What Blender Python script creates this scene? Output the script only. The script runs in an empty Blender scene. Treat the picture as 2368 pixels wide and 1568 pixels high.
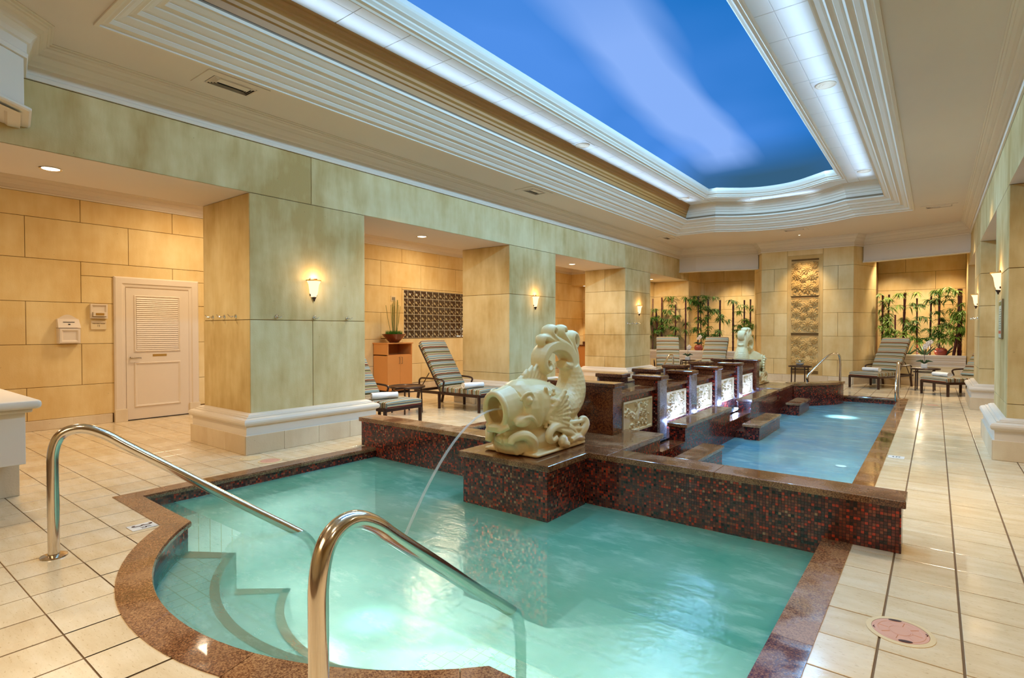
import bpy, bmesh, math, random
import numpy as np
from mathutils import Vector, Matrix
random.seed(7)
S = bpy.context.scene
COL = S.collection
PI = math.pi

# ------------------------------------------------------------------ camera
cam = bpy.data.cameras.new('camera'); cam_o = bpy.data.objects.new('camera', cam)
COL.objects.link(cam_o); S.camera = cam_o
cam.sensor_width = 36.0; cam.lens = 1271 / 2368 * 36.0
cam.clip_start = 0.02; cam.clip_end = 200
CAMZ = 1.4
cam_o.location = (0, 0, CAMZ)
cam_o.rotation_euler = (math.radians(90 - 0.914), 0, math.radians(37.58))

# ------------------------------------------------------------------ world, exposure
W = bpy.data.worlds.new('world'); S.world = W; W.use_nodes = True
W.node_tree.nodes['Background'].inputs[0].default_value = (1.0, 0.80, 0.55, 1)
W.node_tree.nodes['Background'].inputs[1].default_value = 0.35
S.view_settings.view_transform = 'Standard'; S.view_settings.look = 'None'
S.view_settings.exposure = 0.22; S.view_settings.gamma = 1.0
S.view_settings.use_curve_mapping = False
S.cycles.max_bounces = 7; S.cycles.diffuse_bounces = 4; S.cycles.glossy_bounces = 3
S.cycles.transparent_max_bounces = 12; S.cycles.transmission_bounces = 4
S.cycles.sample_clamp_indirect = 4.0
S.cycles.caustics_reflective = False; S.cycles.caustics_refractive = False

# ------------------------------------------------------------------ lamps of the room and added fill lights
WARM = (1.0, 0.80, 0.54); WHITEW = (1.0, 0.86, 0.66); BLUE = (0.30, 0.62, 1.0); ICE = (0.62, 0.80, 1.0)
def light(name, kind, loc, energy, color, rot=(0, 0, 0), size=0.1, size_y=None, spot=None, blend=0.5, spread=None):
    l = bpy.data.lights.new(name, kind); l.energy = energy; l.color = color
    if kind == 'AREA':
        l.size = size
        if size_y: l.shape = 'RECTANGLE'; l.size_y = size_y
        if spread: l.spread = spread
    else: l.shadow_soft_size = size
    if spot: l.spot_size = math.radians(spot); l.spot_blend = blend
    o = bpy.data.objects.new(name, l); o.location = loc; o.rotation_euler = rot
    COL.objects.link(o); return o
def aim(frm, to):
    d = Vector(to) - Vector(frm); return d.to_track_quat('-Z', 'Y').to_euler()
# cove strips of the ceiling tray (lie on the back of the lip, shine up and across)
CX = -2.85
for nm, x, ry in (('cove_strip_light', -4.80, PI + .66), ('cove_strip_light', -0.90, PI - .66)):
    light(nm, 'AREA', (x, 7.4, 4.145), 9, (0.46, 0.70, 1.0), (0, ry, 0), 0.06, 11.0, spread=1.0)
light('cove_strip_light', 'AREA', (-2.85, 13.85, 4.145), 3, (0.46, 0.70, 1.0), (PI + .66, 0, 0), 3.0, 0.06, spread=1.0)
# blue lights added inside the painted sky vault, tilted down to tint the columns
for nm, x, ry in (('vault_fill_light', -3.95, -0.85), ('vault_fill_light', -1.70, 0.85)):
    light(nm, 'AREA', (x, 7.6, 4.70), 275, (0.30, 0.63, 1.0), (0, ry, 0), 0.14, 9.6)
# warm ceiling downlights and perimeter lamps, plus a near-room fill light
for x, y in ((-5.5, 0.0), (-5.5, 5.3), (-5.5, 10.6), (0.1, 1.2), (0.1, 5.6), (0.1, 10.4), (0.1, 14.6), (-5.5, 14.9), (-2.85, 0.3)):
    light('ceiling_spot_light', 'AREA', (x, y, 3.82), 14, (1.0, 0.80, 0.54), (0, 0, 0), 0.25, spread=1.35)
for y in (1.5, 6.4, 11.25, 16.05):
    light('aisle_spot_light', 'AREA', (-6.83, y, 2.93), 32, WARM, (0, 0, 0), 0.18)
for y in (-1.0, 3.9, 8.8, 13.4):
    light('aisle_wash_light', 'AREA', (-8.6, y, 3.44), 42, WARM, (0, 0, 0), 0.5)
for y in (1.5, 6.4, 11.25, 15.4):
    light('right_aisle_light', 'AREA', (1.2, y, 2.93), 22, WARM, (0, 0, 0), 0.25)
light('near_room_fill', 'AREA', (-1.6, -2.3, 3.5), 60, (1.0, 0.78, 0.50), (0.45, 0, 0), 2.5)  # wide fill light added behind the camera
light('relief_spot_light', 'SPOT', (-2.79, 15.85, 3.79), 170, WARM, aim((-2.79, 15.85, 3.79), (-2.79, 16.6, 1.5)), 0.04, spot=70, blend=1.0)
for x, y in ((-6.0, 16.7), (-5.0, 17.3), (-0.9, 17.3), (0.2, 17.3)):
    light('planter_spot_light', 'SPOT', (x, y, 3.6), 190, WARM, aim((x, y, 3.6), (x, 18.0, 1.3)), 0.05, spot=80, blend=0.8)
light('planter_up_light', 'POINT', (-5.1, 17.35, 0.95), 9, WARM, size=0.08)
light('planter_up_light', 'POINT', (-0.3, 17.35, 0.95), 12, WARM, size=0.08)
light('vanity_spot_light', 'SPOT', (-8.95, 16.5, 2.9), 150, WARM, aim((-8.95, 16.5, 2.9), (-8.8, 17.1, 0.9)), 0.03, spot=75, blend=0.2)
# under-water lamps, and unseen fill lights added to brighten the water
light('spa_lamp', 'SPOT', (-2.32, 1.80, -0.45), 13, (0.75, 1.0, 0.92), (PI, 0, 0), 0.05, spot=60, blend=1.0)
for x, y, e in ((-1.3, 2.9, 44), (-4.5, 3.0, 44), (-2.9, 3.1, 48), (-2.9, 2.4, 14)):
    light('spa_fill_light', 'SPOT', (x, y, -0.13), e, (0.85, 1.0, 0.94), size=0.0, spot=168, blend=0.3).data.specular_factor = 0
light('plunge_pool_lamp', 'SPOT', (-1.28, 11.1, -0.5), 80, (0.75, 0.92, 1.0), (PI, 0, 0), 0.05, spot=80, blend=1.0)
for y in (5.4, 7.4, 9.4, 11.4):
    light('plunge_pool_fill_light', 'SPOT', (-1.2, y, -0.13), 52, (0.62, 0.86, 1.0), size=0.0, spot=168, blend=0.3).data.specular_factor = 0
# lamps in the trough in front of the carved panels
for y in (6.78, 7.86, 8.95, 10.1):
    light('trough_lamp', 'POINT', (-2.47, y, 0.24), 16, (0.34, 0.50, 1.0), size=0.03)

# ------------------------------------------------------------------ materials
def srgb(r, g, b):
    f = lambda c: c / 12.92 if c <= 0.04045 else ((c + 0.055) / 1.055) ** 2.4
    return (f(r / 255), f(g / 255), f(b / 255), 1)
class NT:
    def __init__(s, name):
        s.m = bpy.data.materials.new(name); s.m.use_nodes = True
        s.t = s.m.node_tree; s.t.nodes.clear()
        s.out = s.n('ShaderNodeOutputMaterial')
    def n(s, typ, **kw):
        nd = s.t.nodes.new(typ)
        for k, v in kw.items():
            if k.startswith('i_'): nd.inputs[k[2:].replace('_', ' ')].default_value = v
            else: setattr(nd, k, v)
        return nd
    def l(s, a, b): s.t.links.new(a, b)
    def bsdf(s, color=None, rough=0.5, metal=0.0, coat=0.0, spec=0.5):
        b = s.n('ShaderNodeBsdfPrincipled')
        if color is not None: b.inputs['Base Color'].default_value = color
        b.inputs['Roughness'].default_value = rough; b.inputs['Metallic'].default_value = metal
        b.inputs['Coat Weight'].default_value = coat; b.inputs['Specular IOR Level'].default_value = spec
        s.l(b.outputs[0], s.out.inputs[0]); return b
    def coord(s, kind='Object', scale=(1, 1, 1)):
        tc = s.n('ShaderNodeTexCoord'); mp = s.n('ShaderNodeMapping'); mp.inputs['Scale'].default_value = scale
        s.l(tc.outputs[kind], mp.inputs[0]); return mp.outputs[0]
    def noise(s, vec, scale, detail=3, rough=0.5):
        n = s.n('ShaderNodeTexNoise'); n.inputs['Scale'].default_value = scale
        n.inputs['Detail'].default_value = detail; n.inputs['Roughness'].default_value = rough
        s.l(vec, n.inputs['Vector']); return n.outputs[0]
    def ramp(s, fac, stops, interp='LINEAR'):
        r = s.n('ShaderNodeValToRGB'); r.color_ramp.interpolation = interp
        e = r.color_ramp.elements
        while len(e) < len(stops): e.new(0.5)
        for k, (p, c) in enumerate(stops): e[k].position = p; e[k].color = c
        s.l(fac, r.inputs[0]); return r.outputs[0]
    def mix(s, fac, a, b, mode='MIX'):
        m = s.n('ShaderNodeMix', data_type='RGBA', blend_type=mode)
        for sock, v in ((m.inputs[0], fac), (m.inputs[6], a), (m.inputs[7], b)):
            if hasattr(v, 'links'): s.l(v, sock)
            else: sock.default_value = v
        return m.outputs[2]
    def math(s, op, a, b=0.0, c=None):
        m = s.n('ShaderNodeMath', operation=op)
        for i, v in enumerate((a, b) if c is None else (a, b, c)):
            if hasattr(v, 'links'): s.l(v, m.inputs[i])
            else: m.inputs[i].default_value = v
        return m.outputs[0]
    def bump(s, bs, h, strength=0.3, dist=0.01):
        b = s.n('ShaderNodeBump'); b.inputs['Strength'].default_value = strength; b.inputs['Distance'].default_value = dist
        s.l(h, b.inputs['Height']); s.l(b.outputs[0], bs.inputs['Normal'])
def plain(name, color, rough=0.5, metal=0.0, coat=0.0, noise=0.0, nscale=6.0):
    t = NT(name); b = t.bsdf(color, rough, metal, coat)
    if noise:
        n = t.noise(t.coord(), nscale, 4)
        t.l(t.mix(n, tuple(c * (1 - noise) for c in color[:3]) + (1,), tuple(min(1, c * (1 + noise)) for c in color[:3]) + (1,)), b.inputs['Base Color'])
    return t.m
def stone(name, c0, c1, c2, rough=0.75, streak=0.35):
    t = NT(name); b = t.bsdf(rough=rough, spec=0.3)
    g = t.n('ShaderNodeNewGeometry'); P = g.outputs['Position']
    mp = t.n('ShaderNodeMapping'); mp.inputs['Scale'].default_value = (1, 1, 0.22); t.l(P, mp.inputs[0])
    n1 = t.noise(P, 0.9, 4, 0.6); n2 = t.noise(mp.outputs[0], 5.5, 4, 0.6); n3 = t.noise(P, 60, 2)
    oi = t.n('ShaderNodeObjectInfo')
    f = t.math('ADD', t.math('MULTIPLY', n1, 0.65), t.math('MULTIPLY', n2, streak))
    f = t.math('ADD', f, t.math('MULTIPLY', t.math('SUBTRACT', oi.outputs['Random'], 0.5), 0.10))
    col = t.ramp(f, [(0.36, c0), (0.52, c1), (0.66, c2)])
    vor = t.n('ShaderNodeTexVoronoi'); vor.inputs['Scale'].default_value = 7.0; t.l(P, vor.inputs['Vector'])
    pits = t.ramp(t.math('ADD', vor.outputs['Distance'], t.math('MULTIPLY', n3, 0.06)), [(0.045, (0.35, 0.30, 0.22, 1)), (0.075, (1, 1, 1, 1))])
    col = t.mix(0.55, col, pits, 'MULTIPLY')
    t.l(col, b.inputs['Base Color'])
    t.bump(b, t.math('ADD', n3, t.math('MULTIPLY', n2, 2.0)), 0.18, 0.006)
    return t.m
M = {}
M['stone'] = stone('painted_limestone', srgb(188, 154, 92), srgb(216, 190, 134), srgb(230, 210, 160))
M['stone_deep'] = stone('aisle_limestone', srgb(216, 180, 116), srgb(230, 202, 144), srgb(240, 218, 168), streak=0.3)
M['joint'] = plain('wall_joint', srgb(120, 88, 44), 0.9)
M['plaster'] = plain('ceiling_plaster', srgb(224, 208, 190), 0.8, noise=0.03, nscale=1.5)
M['cream'] = plain('cream_moulding', srgb(226, 212, 192), 0.55, noise=0.03, nscale=2)
M['trimwhite'] = plain('painted_wood', srgb(226, 208, 184), 0.5, noise=0.02)
M['marble'] = stone('skirting_marble', srgb(212, 188, 152), srgb(230, 212, 180), srgb(240, 226, 202), 0.4, 0.2)
M['ctile'] = plain('acoustic_tile', srgb(236, 236, 236), 0.7, noise=0.03, nscale=3)
M['dark'] = plain('dark_void', srgb(34, 24, 18), 0.9)
M['cornice_shaded'] = plain('dim_lit_cornice', srgb(176, 122, 58), 0.5, noise=0.05)  # left cornice run: its dim warm light is put into the colour
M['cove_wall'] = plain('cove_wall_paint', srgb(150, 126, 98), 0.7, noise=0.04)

def m_floor():
    t = NT('travertine_tile'); b = t.bsdf(rough=0.22, spec=0.5)
    g = t.n('ShaderNodeNewGeometry'); P = g.outputs['Position']; oi = t.n('ShaderNodeObjectInfo')
    mp = t.n('ShaderNodeMapping'); mp.inputs['Scale'].default_value = (1, 3.5, 1); mp.inputs['Rotation'].default_value = (0, 0, 0.0); t.l(P, mp.inputs[0])
    n1 = t.noise(mp.outputs[0], 3.0, 4, 0.6); n2 = t.noise(mp.outputs[0], 34, 3, 0.6)
    f = t.math('ADD', n1, t.math('MULTIPLY', t.math('SUBTRACT', oi.outputs['Random'], 0.5), 0.22))
    col = t.ramp(f, [(0.25, srgb(210, 184, 144)), (0.5, srgb(222, 200, 162)), (0.75, srgb(232, 214, 182))])
    pit = t.ramp(n2, [(0.30, (0.55, 0.42, 0.28, 1)), (0.40, (1, 1, 1, 1))])
    col = t.mix(0.6, col, pit, 'MULTIPLY'); t.l(col, b.inputs['Base Color'])
    wet = t.noise(P, 1.3, 3)
    t.l(t.ramp(wet, [(0.4, (0.10, 0.10, 0.10, 1)), (0.6, (0.28, 0.28, 0.28, 1))]), b.inputs['Roughness'])
    t.bump(b, t.math('ADD', n2, t.math('MULTIPLY', n1, 2)), 0.10, 0.004)
    return t.m
M['tile'] = m_floor()
M['grout'] = plain('floor_grout', srgb(118, 90, 58), 0.85, noise=0.15, nscale=20)
def m_granite(name, dark, mid, lite, rough=0.12, scale=120):
    t = NT(name); b = t.bsdf(rough=rough, coat=0.3)
    g = t.n('ShaderNodeNewGeometry'); P = g.outputs['Position']; oi = t.n('ShaderNodeObjectInfo')
    n1 = t.noise(P, scale, 5, 0.7); n2 = t.noise(P, 3.5, 3)
    f = t.math('ADD', t.math('MULTIPLY', n1, 0.8), t.math('MULTIPLY', n2, 0.25))
    f = t.math('ADD', f, t.math('MULTIPLY', t.math('SUBTRACT', oi.outputs['Random'], 0.5), 0.08))
    t.l(t.ramp(f, [(0.38, dark), (0.50, mid), (0.62, lite)]), b.inputs['Base Color'])
    t.l(t.ramp(n2, [(0.42, (rough * 0.6,) * 3 + (1,)), (0.60, (rough * 2.6,) * 3 + (1,))]), b.inputs['Roughness'])
    return t.m
M['granite'] = m_granite('brown_granite', srgb(56, 28, 18), srgb(122, 76, 48), srgb(176, 130, 86))
M['granite_dark'] = m_granite('polished_red_granite', srgb(34, 12, 8), srgb(84, 36, 18), srgb(128, 72, 36), 0.10, 70)
M['granite_steel'] = m_granite('pilaster_granite', srgb(76, 66, 64), srgb(122, 110, 106), srgb(166, 154, 150), 0.15, 80)
def m_mosaic():
    t = NT('red_glass_mosaic'); b = t.bsdf(rough=0.18, coat=0.2)
    uv = t.n('ShaderNodeUVMap'); mp = t.n('ShaderNodeVectorMath', operation='SCALE'); mp.inputs['Scale'].default_value = 1 / 0.0205
    t.l(uv.outputs[0], mp.inputs[0])
    fl = t.n('ShaderNodeVectorMath', operation='FLOOR'); t.l(mp.outputs[0], fl.inputs[0])
    fr = t.n('ShaderNodeVectorMath', operation='FRACTION'); t.l(mp.outputs[0], fr.inputs[0])
    wn = t.n('ShaderNodeTexWhiteNoise', noise_dimensions='3D'); t.l(fl.outputs[0], wn.inputs['Vector'])
    big = t.noise(mp.outputs[0], 0.02, 2)
    v = t.math('ADD', t.math('MULTIPLY', wn.outputs['Value'], 0.85), t.math('MULTIPLY', big, 0.3))
    v = t.math('SUBTRACT', v, 0.07)
    col = t.ramp(v, [(0.0, srgb(22, 6, 5)), (0.14, srgb(64, 16, 10)), (0.36, srgb(92, 24, 14)), (0.56, srgb(110, 42, 24)),
                     (0.70, srgb(134, 66, 44)), (0.80, srgb(180, 50, 22)), (0.92, srgb(160, 116, 86))], 'CONSTANT')
    sp = t.n('ShaderNodeSeparateXYZ'); t.l(fr.outputs[0], sp.inputs[0])
    def edge(o): return t.math('MINIMUM', o, t.math('SUBTRACT', 1.0, o))
    e = t.math('MINIMUM', edge(sp.outputs[0]), edge(sp.outputs[1]))
    fac = t.ramp(e, [(0.045, (0, 0, 0, 1)), (0.09, (1, 1, 1, 1))])
    stre = t.noise(mp.outputs[0], 3.0, 2)
    col = t.mix(0.35, col, t.ramp(stre, [(0.3, (0.6, 0.6, 0.6, 1)), (0.7, (1.5, 1.5, 1.5, 1))]), 'MULTIPLY')
    t.l(t.mix(fac, srgb(28, 10, 8), col), b.inputs['Base Color'])
    t.l(t.math('SUBTRACT', 0.75, t.math('MULTIPLY', fac, 0.58)), b.inputs['Roughness'])
    hh = t.math('ADD', fac, t.math('MULTIPLY', wn.outputs['Value'], 0.5))
    t.bump(b, hh, 0.5, 0.002)
    return t.m
M['mosaic'] = m_mosaic()
def m_pooltile():
    t = NT('pool_floor_tile'); b = t.bsdf(rough=0.3)
    br = t.n('ShaderNodeTexBrick'); br.inputs['Scale'].default_value = 1.0
    br.offset = 0; br.inputs['Color1'].default_value = srgb(232, 238, 226); br.inputs['Color2'].default_value = srgb(222, 232, 220)
    br.inputs['Mortar'].default_value = srgb(196, 192, 160); br.inputs['Mortar Size'].default_value = 0.004
    br.inputs['Brick Width'].default_value = 0.1; br.inputs['Row Height'].default_value = 0.1
    g = t.n('ShaderNodeNewGeometry'); t.l(g.outputs['Position'], br.inputs['Vector']); t.l(br.outputs[0], b.inputs['Base Color'])
    return t.m
M['pooltile'] = m_pooltile()
M['nosing'] = plain('step_nosing_tile', srgb(206, 128, 84), 0.4)
def m_water(name, deep, shallow, alpha, foamamt=0.25, shoal=None):
    t = NT(name); g = t.n('ShaderNodeNewGeometry'); P = g.outputs['Position']
    n1 = t.noise(P, 1.1, 4, 0.6); mp = t.n('ShaderNodeMapping'); mp.inputs['Scale'].default_value = (1.0, 2.2, 1); mp.inputs['Rotation'].default_value = (0, 0, 0.5); t.l(P, mp.inputs[0])
    n2 = t.noise(mp.outputs[0], 3.0, 5, 0.65); n3 = t.noise(mp.outputs[0], 55, 3, 0.6)
    col = t.ramp(n1, [(0.35, deep), (0.65, shallow)])
    foam = t.ramp(n2, [(0.52, (0, 0, 0, 1)), (0.78, (1, 1, 1, 1))])
    col = t.mix(t.math('MULTIPLY', foam, foamamt), col, srgb(214, 240, 232))
    d = t.n('ShaderNodeBsdfDiffuse'); t.l(col, d.inputs[0])
    tl = t.n('ShaderNodeBsdfTranslucent'); t.l(col, tl.inputs[0])
    m1 = t.n('ShaderNodeMixShader'); m1.inputs[0].default_value = 0.5; t.l(d.outputs[0], m1.inputs[1]); t.l(tl.outputs[0], m1.inputs[2])
    tr = t.n('ShaderNodeBsdfTransparent'); tr.inputs[0].default_value = (min(1, shallow[0] * 1.3 + .35), min(1, shallow[1] + .45), min(1, shallow[2] + .45), 1)
    if shoal:      # the water is only a hand deep over the round steps, so it clouds less there
        ps = t.n('ShaderNodeVectorMath', operation='DISTANCE'); t.l(P, ps.inputs[0]); ps.inputs[1].default_value = (shoal[0], shoal[1], -0.113)
        sy = t.n('ShaderNodeSeparateXYZ'); t.l(P, sy.inputs[0])
        rr = t.math('MULTIPLY', t.math('SUBTRACT', ps.outputs['Value'], 0.0), t.math('LESS_THAN', sy.outputs[1], 2.0))
        alpha = t.ramp(t.math('DIVIDE', rr, 2.0), [(0.55, (alpha,) * 3 + (1,)), (0.66, (alpha * .90,) * 3 + (1,)), (0.775, (alpha * .86,) * 3 + (1,)), (0.80, (alpha * .60,) * 3 + (1,))])
    m2 = t.n('ShaderNodeMixShader'); t.l(t.math('ADD', alpha, t.math('MULTIPLY', foam, 0.25)), m2.inputs[0]); t.l(tr.outputs[0], m2.inputs[1]); t.l(m1.outputs[0], m2.inputs[2])
    gl = t.n('ShaderNodeBsdfGlossy'); gl.inputs['Roughness'].default_value = 0.16
    bp = t.n('ShaderNodeBump'); bp.inputs['Strength'].default_value = 0.22; bp.inputs['Distance'].default_value = 0.03
    t.l(t.math('ADD', n2, t.math('MULTIPLY', n3, 0.06)), bp.inputs['Height']); t.l(bp.outputs[0], gl.inputs['Normal'])
    fr = t.n('ShaderNodeFresnel'); fr.inputs['IOR'].default_value = 1.33; t.l(bp.outputs[0], fr.inputs['Normal'])
    m3 = t.n('ShaderNodeMixShader'); t.l(fr.outputs[0], m3.inputs[0]); t.l(m2.outputs[0], m3.inputs[1]); t.l(gl.outputs[0], m3.inputs[2])
    t.l(m3.outputs[0], t.out.inputs[0]); return t.m
M['water_spa'] = m_water('spa_water', srgb(104, 196, 172), srgb(158, 222, 200), 0.68, 0.45, shoal=(-2.88, 3.02))
M['water_pool'] = m_water('plunge_pool_water', srgb(96, 172, 204), srgb(146, 200, 204), 0.80, 0.45)
M['water_trough'] = m_water('trough_water', srgb(20, 40, 36), srgb(44, 74, 62), 0.55, 0.05)
def m_jet():
    t = NT('falling_water'); a = t.n('ShaderNodeBsdfTransparent'); b = t.n('ShaderNodeBsdfPrincipled')
    b.inputs['Base Color'].default_value = (0.9, 0.95, 0.95, 1); b.inputs['Roughness'].default_value = 0.1
    m = t.n('ShaderNodeMixShader'); m.inputs[0].default_value = 0.30
    t.l(a.outputs[0], m.inputs[1]); t.l(b.outputs[0], m.inputs[2]); t.l(m.outputs[0], t.out.inputs[0]); return t.m
M['jet'] = m_jet()
def m_steel(name, c, rough):
    t = NT(name); b = t.bsdf(c, rough, 1.0); n = t.noise(t.coord('Object', (30, 30, 2)), 8, 3)
    t.l(t.ramp(n, [(0.3, (rough * 0.7,) * 3 + (1,)), (0.7, (rough * 1.5,) * 3 + (1,))]), b.inputs['Roughness']); return t.m
M['steel'] = m_steel('polished_steel', (0.74, 0.66, 0.56, 1), 0.14)
M['chrome'] = m_steel('chrome', (0.8, 0.8, 0.8, 1), 0.10)
M['bronze'] = plain('bronze_lounger_metal', srgb(60, 34, 22), 0.35, 0.3, 0.2, 0.1)
M['brass'] = plain('brass_plate', srgb(224, 178, 92), 0.3, 0.7)
M['nickel'] = plain('satin_nickel', srgb(160, 148, 130), 0.3, 1.0)
def m_fish():
    t = NT('cast_stone_fish'); b = t.bsdf(rough=0.38, spec=0.45)
    P = t.coord('Object'); n = t.noise(P, 3.0, 4)
    t.l(t.ramp(n, [(0.3, srgb(224, 196, 136)), (0.7, srgb(238, 216, 168))]), b.inputs['Base Color'])
    v = t.n('ShaderNodeTexVoronoi'); v.inputs['Scale'].default_value = 24.0; v.inputs['Randomness'].default_value = 0.35; t.l(P, v.inputs['Vector'])
    sx = t.n('ShaderNodeSeparateXYZ'); t.l(P, sx.inputs[0])
    mk = t.ramp(t.math('ADD', sx.outputs[1], 0.5), [(0.36, (0, 0, 0, 1)), (0.42, (1, 1, 1, 1))])
    mz = t.ramp(sx.outputs[2], [(0.22, (0, 0, 0, 1)), (0.30, (1, 1, 1, 1)), (0.66, (1, 1, 1, 1)), (0.74, (0, 0, 0, 1))])
    t.bump(b, t.math('MULTIPLY', t.math('MULTIPLY', v.outputs['Distance'], mk), mz), 0.55, 0.012); return t.m
M['fish'] = m_fish()
M['relief'] = stone('carved_sandstone', srgb(186, 146, 82), srgb(212, 176, 112), srgb(228, 198, 142), 0.7, 0.2)
M['relief_pale'] = stone('carved_pale_stone', srgb(222, 200, 152), srgb(234, 218, 180), srgb(242, 232, 206), 0.6, 0.2)
def m_sky():
    t = NT('glowing_sky'); P = t.coord('Object')
    mp = t.n('ShaderNodeMapping'); mp.inputs['Scale'].default_value = (1.0, 0.20, 1); t.l(P, mp.inputs[0])
    n = t.noise(mp.outputs[0], 1.3, 2, 0.4); n2 = t.noise(P, 0.35, 2)
    sx = t.n('ShaderNodeSeparateXYZ'); t.l(P, sx.inputs[0]); X_, Y_ = sx.outputs[0], sx.outputs[1]
    # glow stands in for cove light; one soft cloud streak, slate blue far end
    ctr = t.math('SUBTRACT', -2.62, t.math('MULTIPLY', Y_, 0.072))
    d = t.math('ABSOLUTE', t.math('ADD', t.math('SUBTRACT', X_, ctr), t.math('MULTIPLY', t.math('SUBTRACT', n, 0.5), 0.9)))
    band = t.ramp(d, [(0.22, (1, 1, 1, 1)), (0.62, (0, 0, 0, 1))])
    fade = t.ramp(t.math('DIVIDE', Y_, 16.0), [(0.20, (.25, .25, .25, 1)), (0.38, (1, 1, 1, 1)), (0.70, (1, 1, 1, 1)), (0.78, (0, 0, 0, 1))])
    base = t.ramp(t.math('ADD', t.math('MULTIPLY', n2, .6), t.math('MULTIPLY', X_, -0.12)), [(0.38, srgb(6, 106, 186)), (0.80, srgb(78, 140, 226))])
    base = t.mix(t.ramp(t.math('DIVIDE', Y_, 16.0), [(0.66, (0, 0, 0, 1)), (0.82, (1, 1, 1, 1))]), base, srgb(52, 92, 124))
    col = t.mix(t.math('MULTIPLY', t.math('MULTIPLY', band, fade), 0.85), base, srgb(140, 178, 246))
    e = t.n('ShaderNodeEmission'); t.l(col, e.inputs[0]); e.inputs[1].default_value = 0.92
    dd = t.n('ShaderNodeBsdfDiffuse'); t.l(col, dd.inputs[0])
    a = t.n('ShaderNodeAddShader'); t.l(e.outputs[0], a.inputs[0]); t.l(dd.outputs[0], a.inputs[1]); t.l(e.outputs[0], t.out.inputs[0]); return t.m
M['sky'] = m_sky()
def m_emit(name, c, s):
    t = NT(name); e = t.n('ShaderNodeEmission'); e.inputs[0].default_value = c; e.inputs[1].default_value = s
    t.l(e.outputs[0], t.out.inputs[0]); return t.m
M['lamp'] = m_emit('lamp_lens', (1, 0.85, 0.65, 1), 6)
M['shade'] = m_emit('lit_alabaster_shade', (1, 0.74, 0.40, 1), 1.55)
M['icelamp'] = m_emit('underwater_lens', (0.8, 0.92, 1, 1), 6)
def m_stripes(name, cols, period):
    t = NT(name); b = t.bsdf(rough=0.85, spec=0.2); uv = t.n('ShaderNodeUVMap'); s = t.n('ShaderNodeSeparateXYZ'); t.l(uv.outputs[0], s.inputs[0])
    w = t.noise(uv.outputs[0], 6, 2)
    v = t.math('FRACT', t.math('DIVIDE', t.math('ADD', s.outputs[1], t.math('MULTIPLY', w, 0.01)), period))
    k = len(cols); pos = 0; st = []
    tot = sum(wd for _, wd in cols)
    for c, wd in cols: st.append((pos / tot, c)); pos += wd
    t.l(t.ramp(v, st, 'CONSTANT'), b.inputs['Base Color']); return t.m
cr, bl, bu, sg, nv, lt = srgb(206, 184, 138), srgb(136, 150, 146), srgb(104, 34, 34), srgb(134, 124, 78), srgb(74, 62, 62), srgb(184, 176, 146)
M['stripes'] = m_stripes('striped_cushion_fabric', [(bl, 3), (cr, 1), (bu, 1), (lt, 1), (sg, 2), (nv, 1), (cr, 1), (bl, 2), (lt, 1), (nv, 1), (sg, 1), (bu, 1.4), (cr, 1), (bl, 1), (nv, .6), (cr, 1)], 0.29)
M['towel'] = plain('white_towel', srgb(240, 238, 234), 0.95, noise=0.05, nscale=60)
M['oak'] = plain('honey_maple', srgb(214, 148, 82), 0.4, noise=0.06, nscale=3)
M['bamboo_pole'] = plain('dark_red_bamboo', srgb(74, 18, 14), 0.35, coat=0.3, noise=0.3, nscale=10)
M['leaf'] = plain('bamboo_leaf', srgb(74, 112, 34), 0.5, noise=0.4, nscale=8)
M['leaf_lit'] = plain('lit_bamboo_leaf', srgb(122, 150, 48), 0.5, noise=0.35, nscale=8)  # lamplight put into the leaf green, for the brightly lit plants
M['agave'] = plain('agave_leaf', srgb(58, 82, 48), 0.5, noise=0.3, nscale=10)
M['terracotta'] = plain('terracotta_pot', srgb(150, 62, 44), 0.4, noise=0.15)
M['bowl'] = plain('copper_glazed_bowl', srgb(110, 48, 22), 0.22, 0.3, 0.4)
M['grass'] = plain('clipped_grass', srgb(52, 130, 28), 0.7, noise=0.4, nscale=40)
M['reed'] = plain('green_reed', srgb(142, 140, 70), 0.6, noise=0.4, nscale=25)
M['petal'] = plain('orchid_petal', srgb(236, 224, 210), 0.6)
M['white'] = plain('white_glaze', srgb(232, 226, 214), 0.4)
M['pink'] = plain('pink_plastic', srgb(214, 160, 134), 0.5, noise=0.04)
M['pinkdark'] = plain('pink_plastic_shadow_grey', srgb(196, 128, 104), 0.6)
M['beige'] = plain('beige_plastic', srgb(222, 196, 148), 0.5)
M['ink'] = plain('brown_ink', srgb(70, 34, 18), 0.6)
M['black'] = plain('black_ink', srgb(30, 28, 28), 0.6)
M['soil'] = plain('dark_soil', srgb(44, 30, 20), 0.95, noise=0.4, nscale=30)
M['rock'] = plain('rough_rock', srgb(176, 150, 126), 0.9, noise=0.3, nscale=12)
M['poster'] = plain('pale_sign_face', srgb(206, 204, 176), 0.4)
M['postergreen'] = plain('olive_sign_band', srgb(120, 116, 54), 0.4)
M['posterred'] = plain('red_sign_band', srgb(206, 92, 66), 0.4)
def m_glassblock():
    t = NT('glass_block'); b = t.bsdf(rough=0.08, coat=0.6)
    P = t.coord('Object', (1, 9, 9)); n = t.noise(P, 1.2, 1); w = t.n('ShaderNodeTexWave'); w.inputs['Scale'].default_value = 0.9; w.inputs['Distortion'].default_value = 7.0
    w.inputs['Detail'].default_value = 1.0; t.l(P, w.inputs['Vector'])
    t.l(t.ramp(w.outputs[1], [(0.35, srgb(60, 38, 24)), (0.55, srgb(104, 84, 56)), (0.75, srgb(176, 160, 124))]), b.inputs['Base Color'])
    t.bump(b, w.outputs[1], 0.6, 0.01); return t.m
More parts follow.
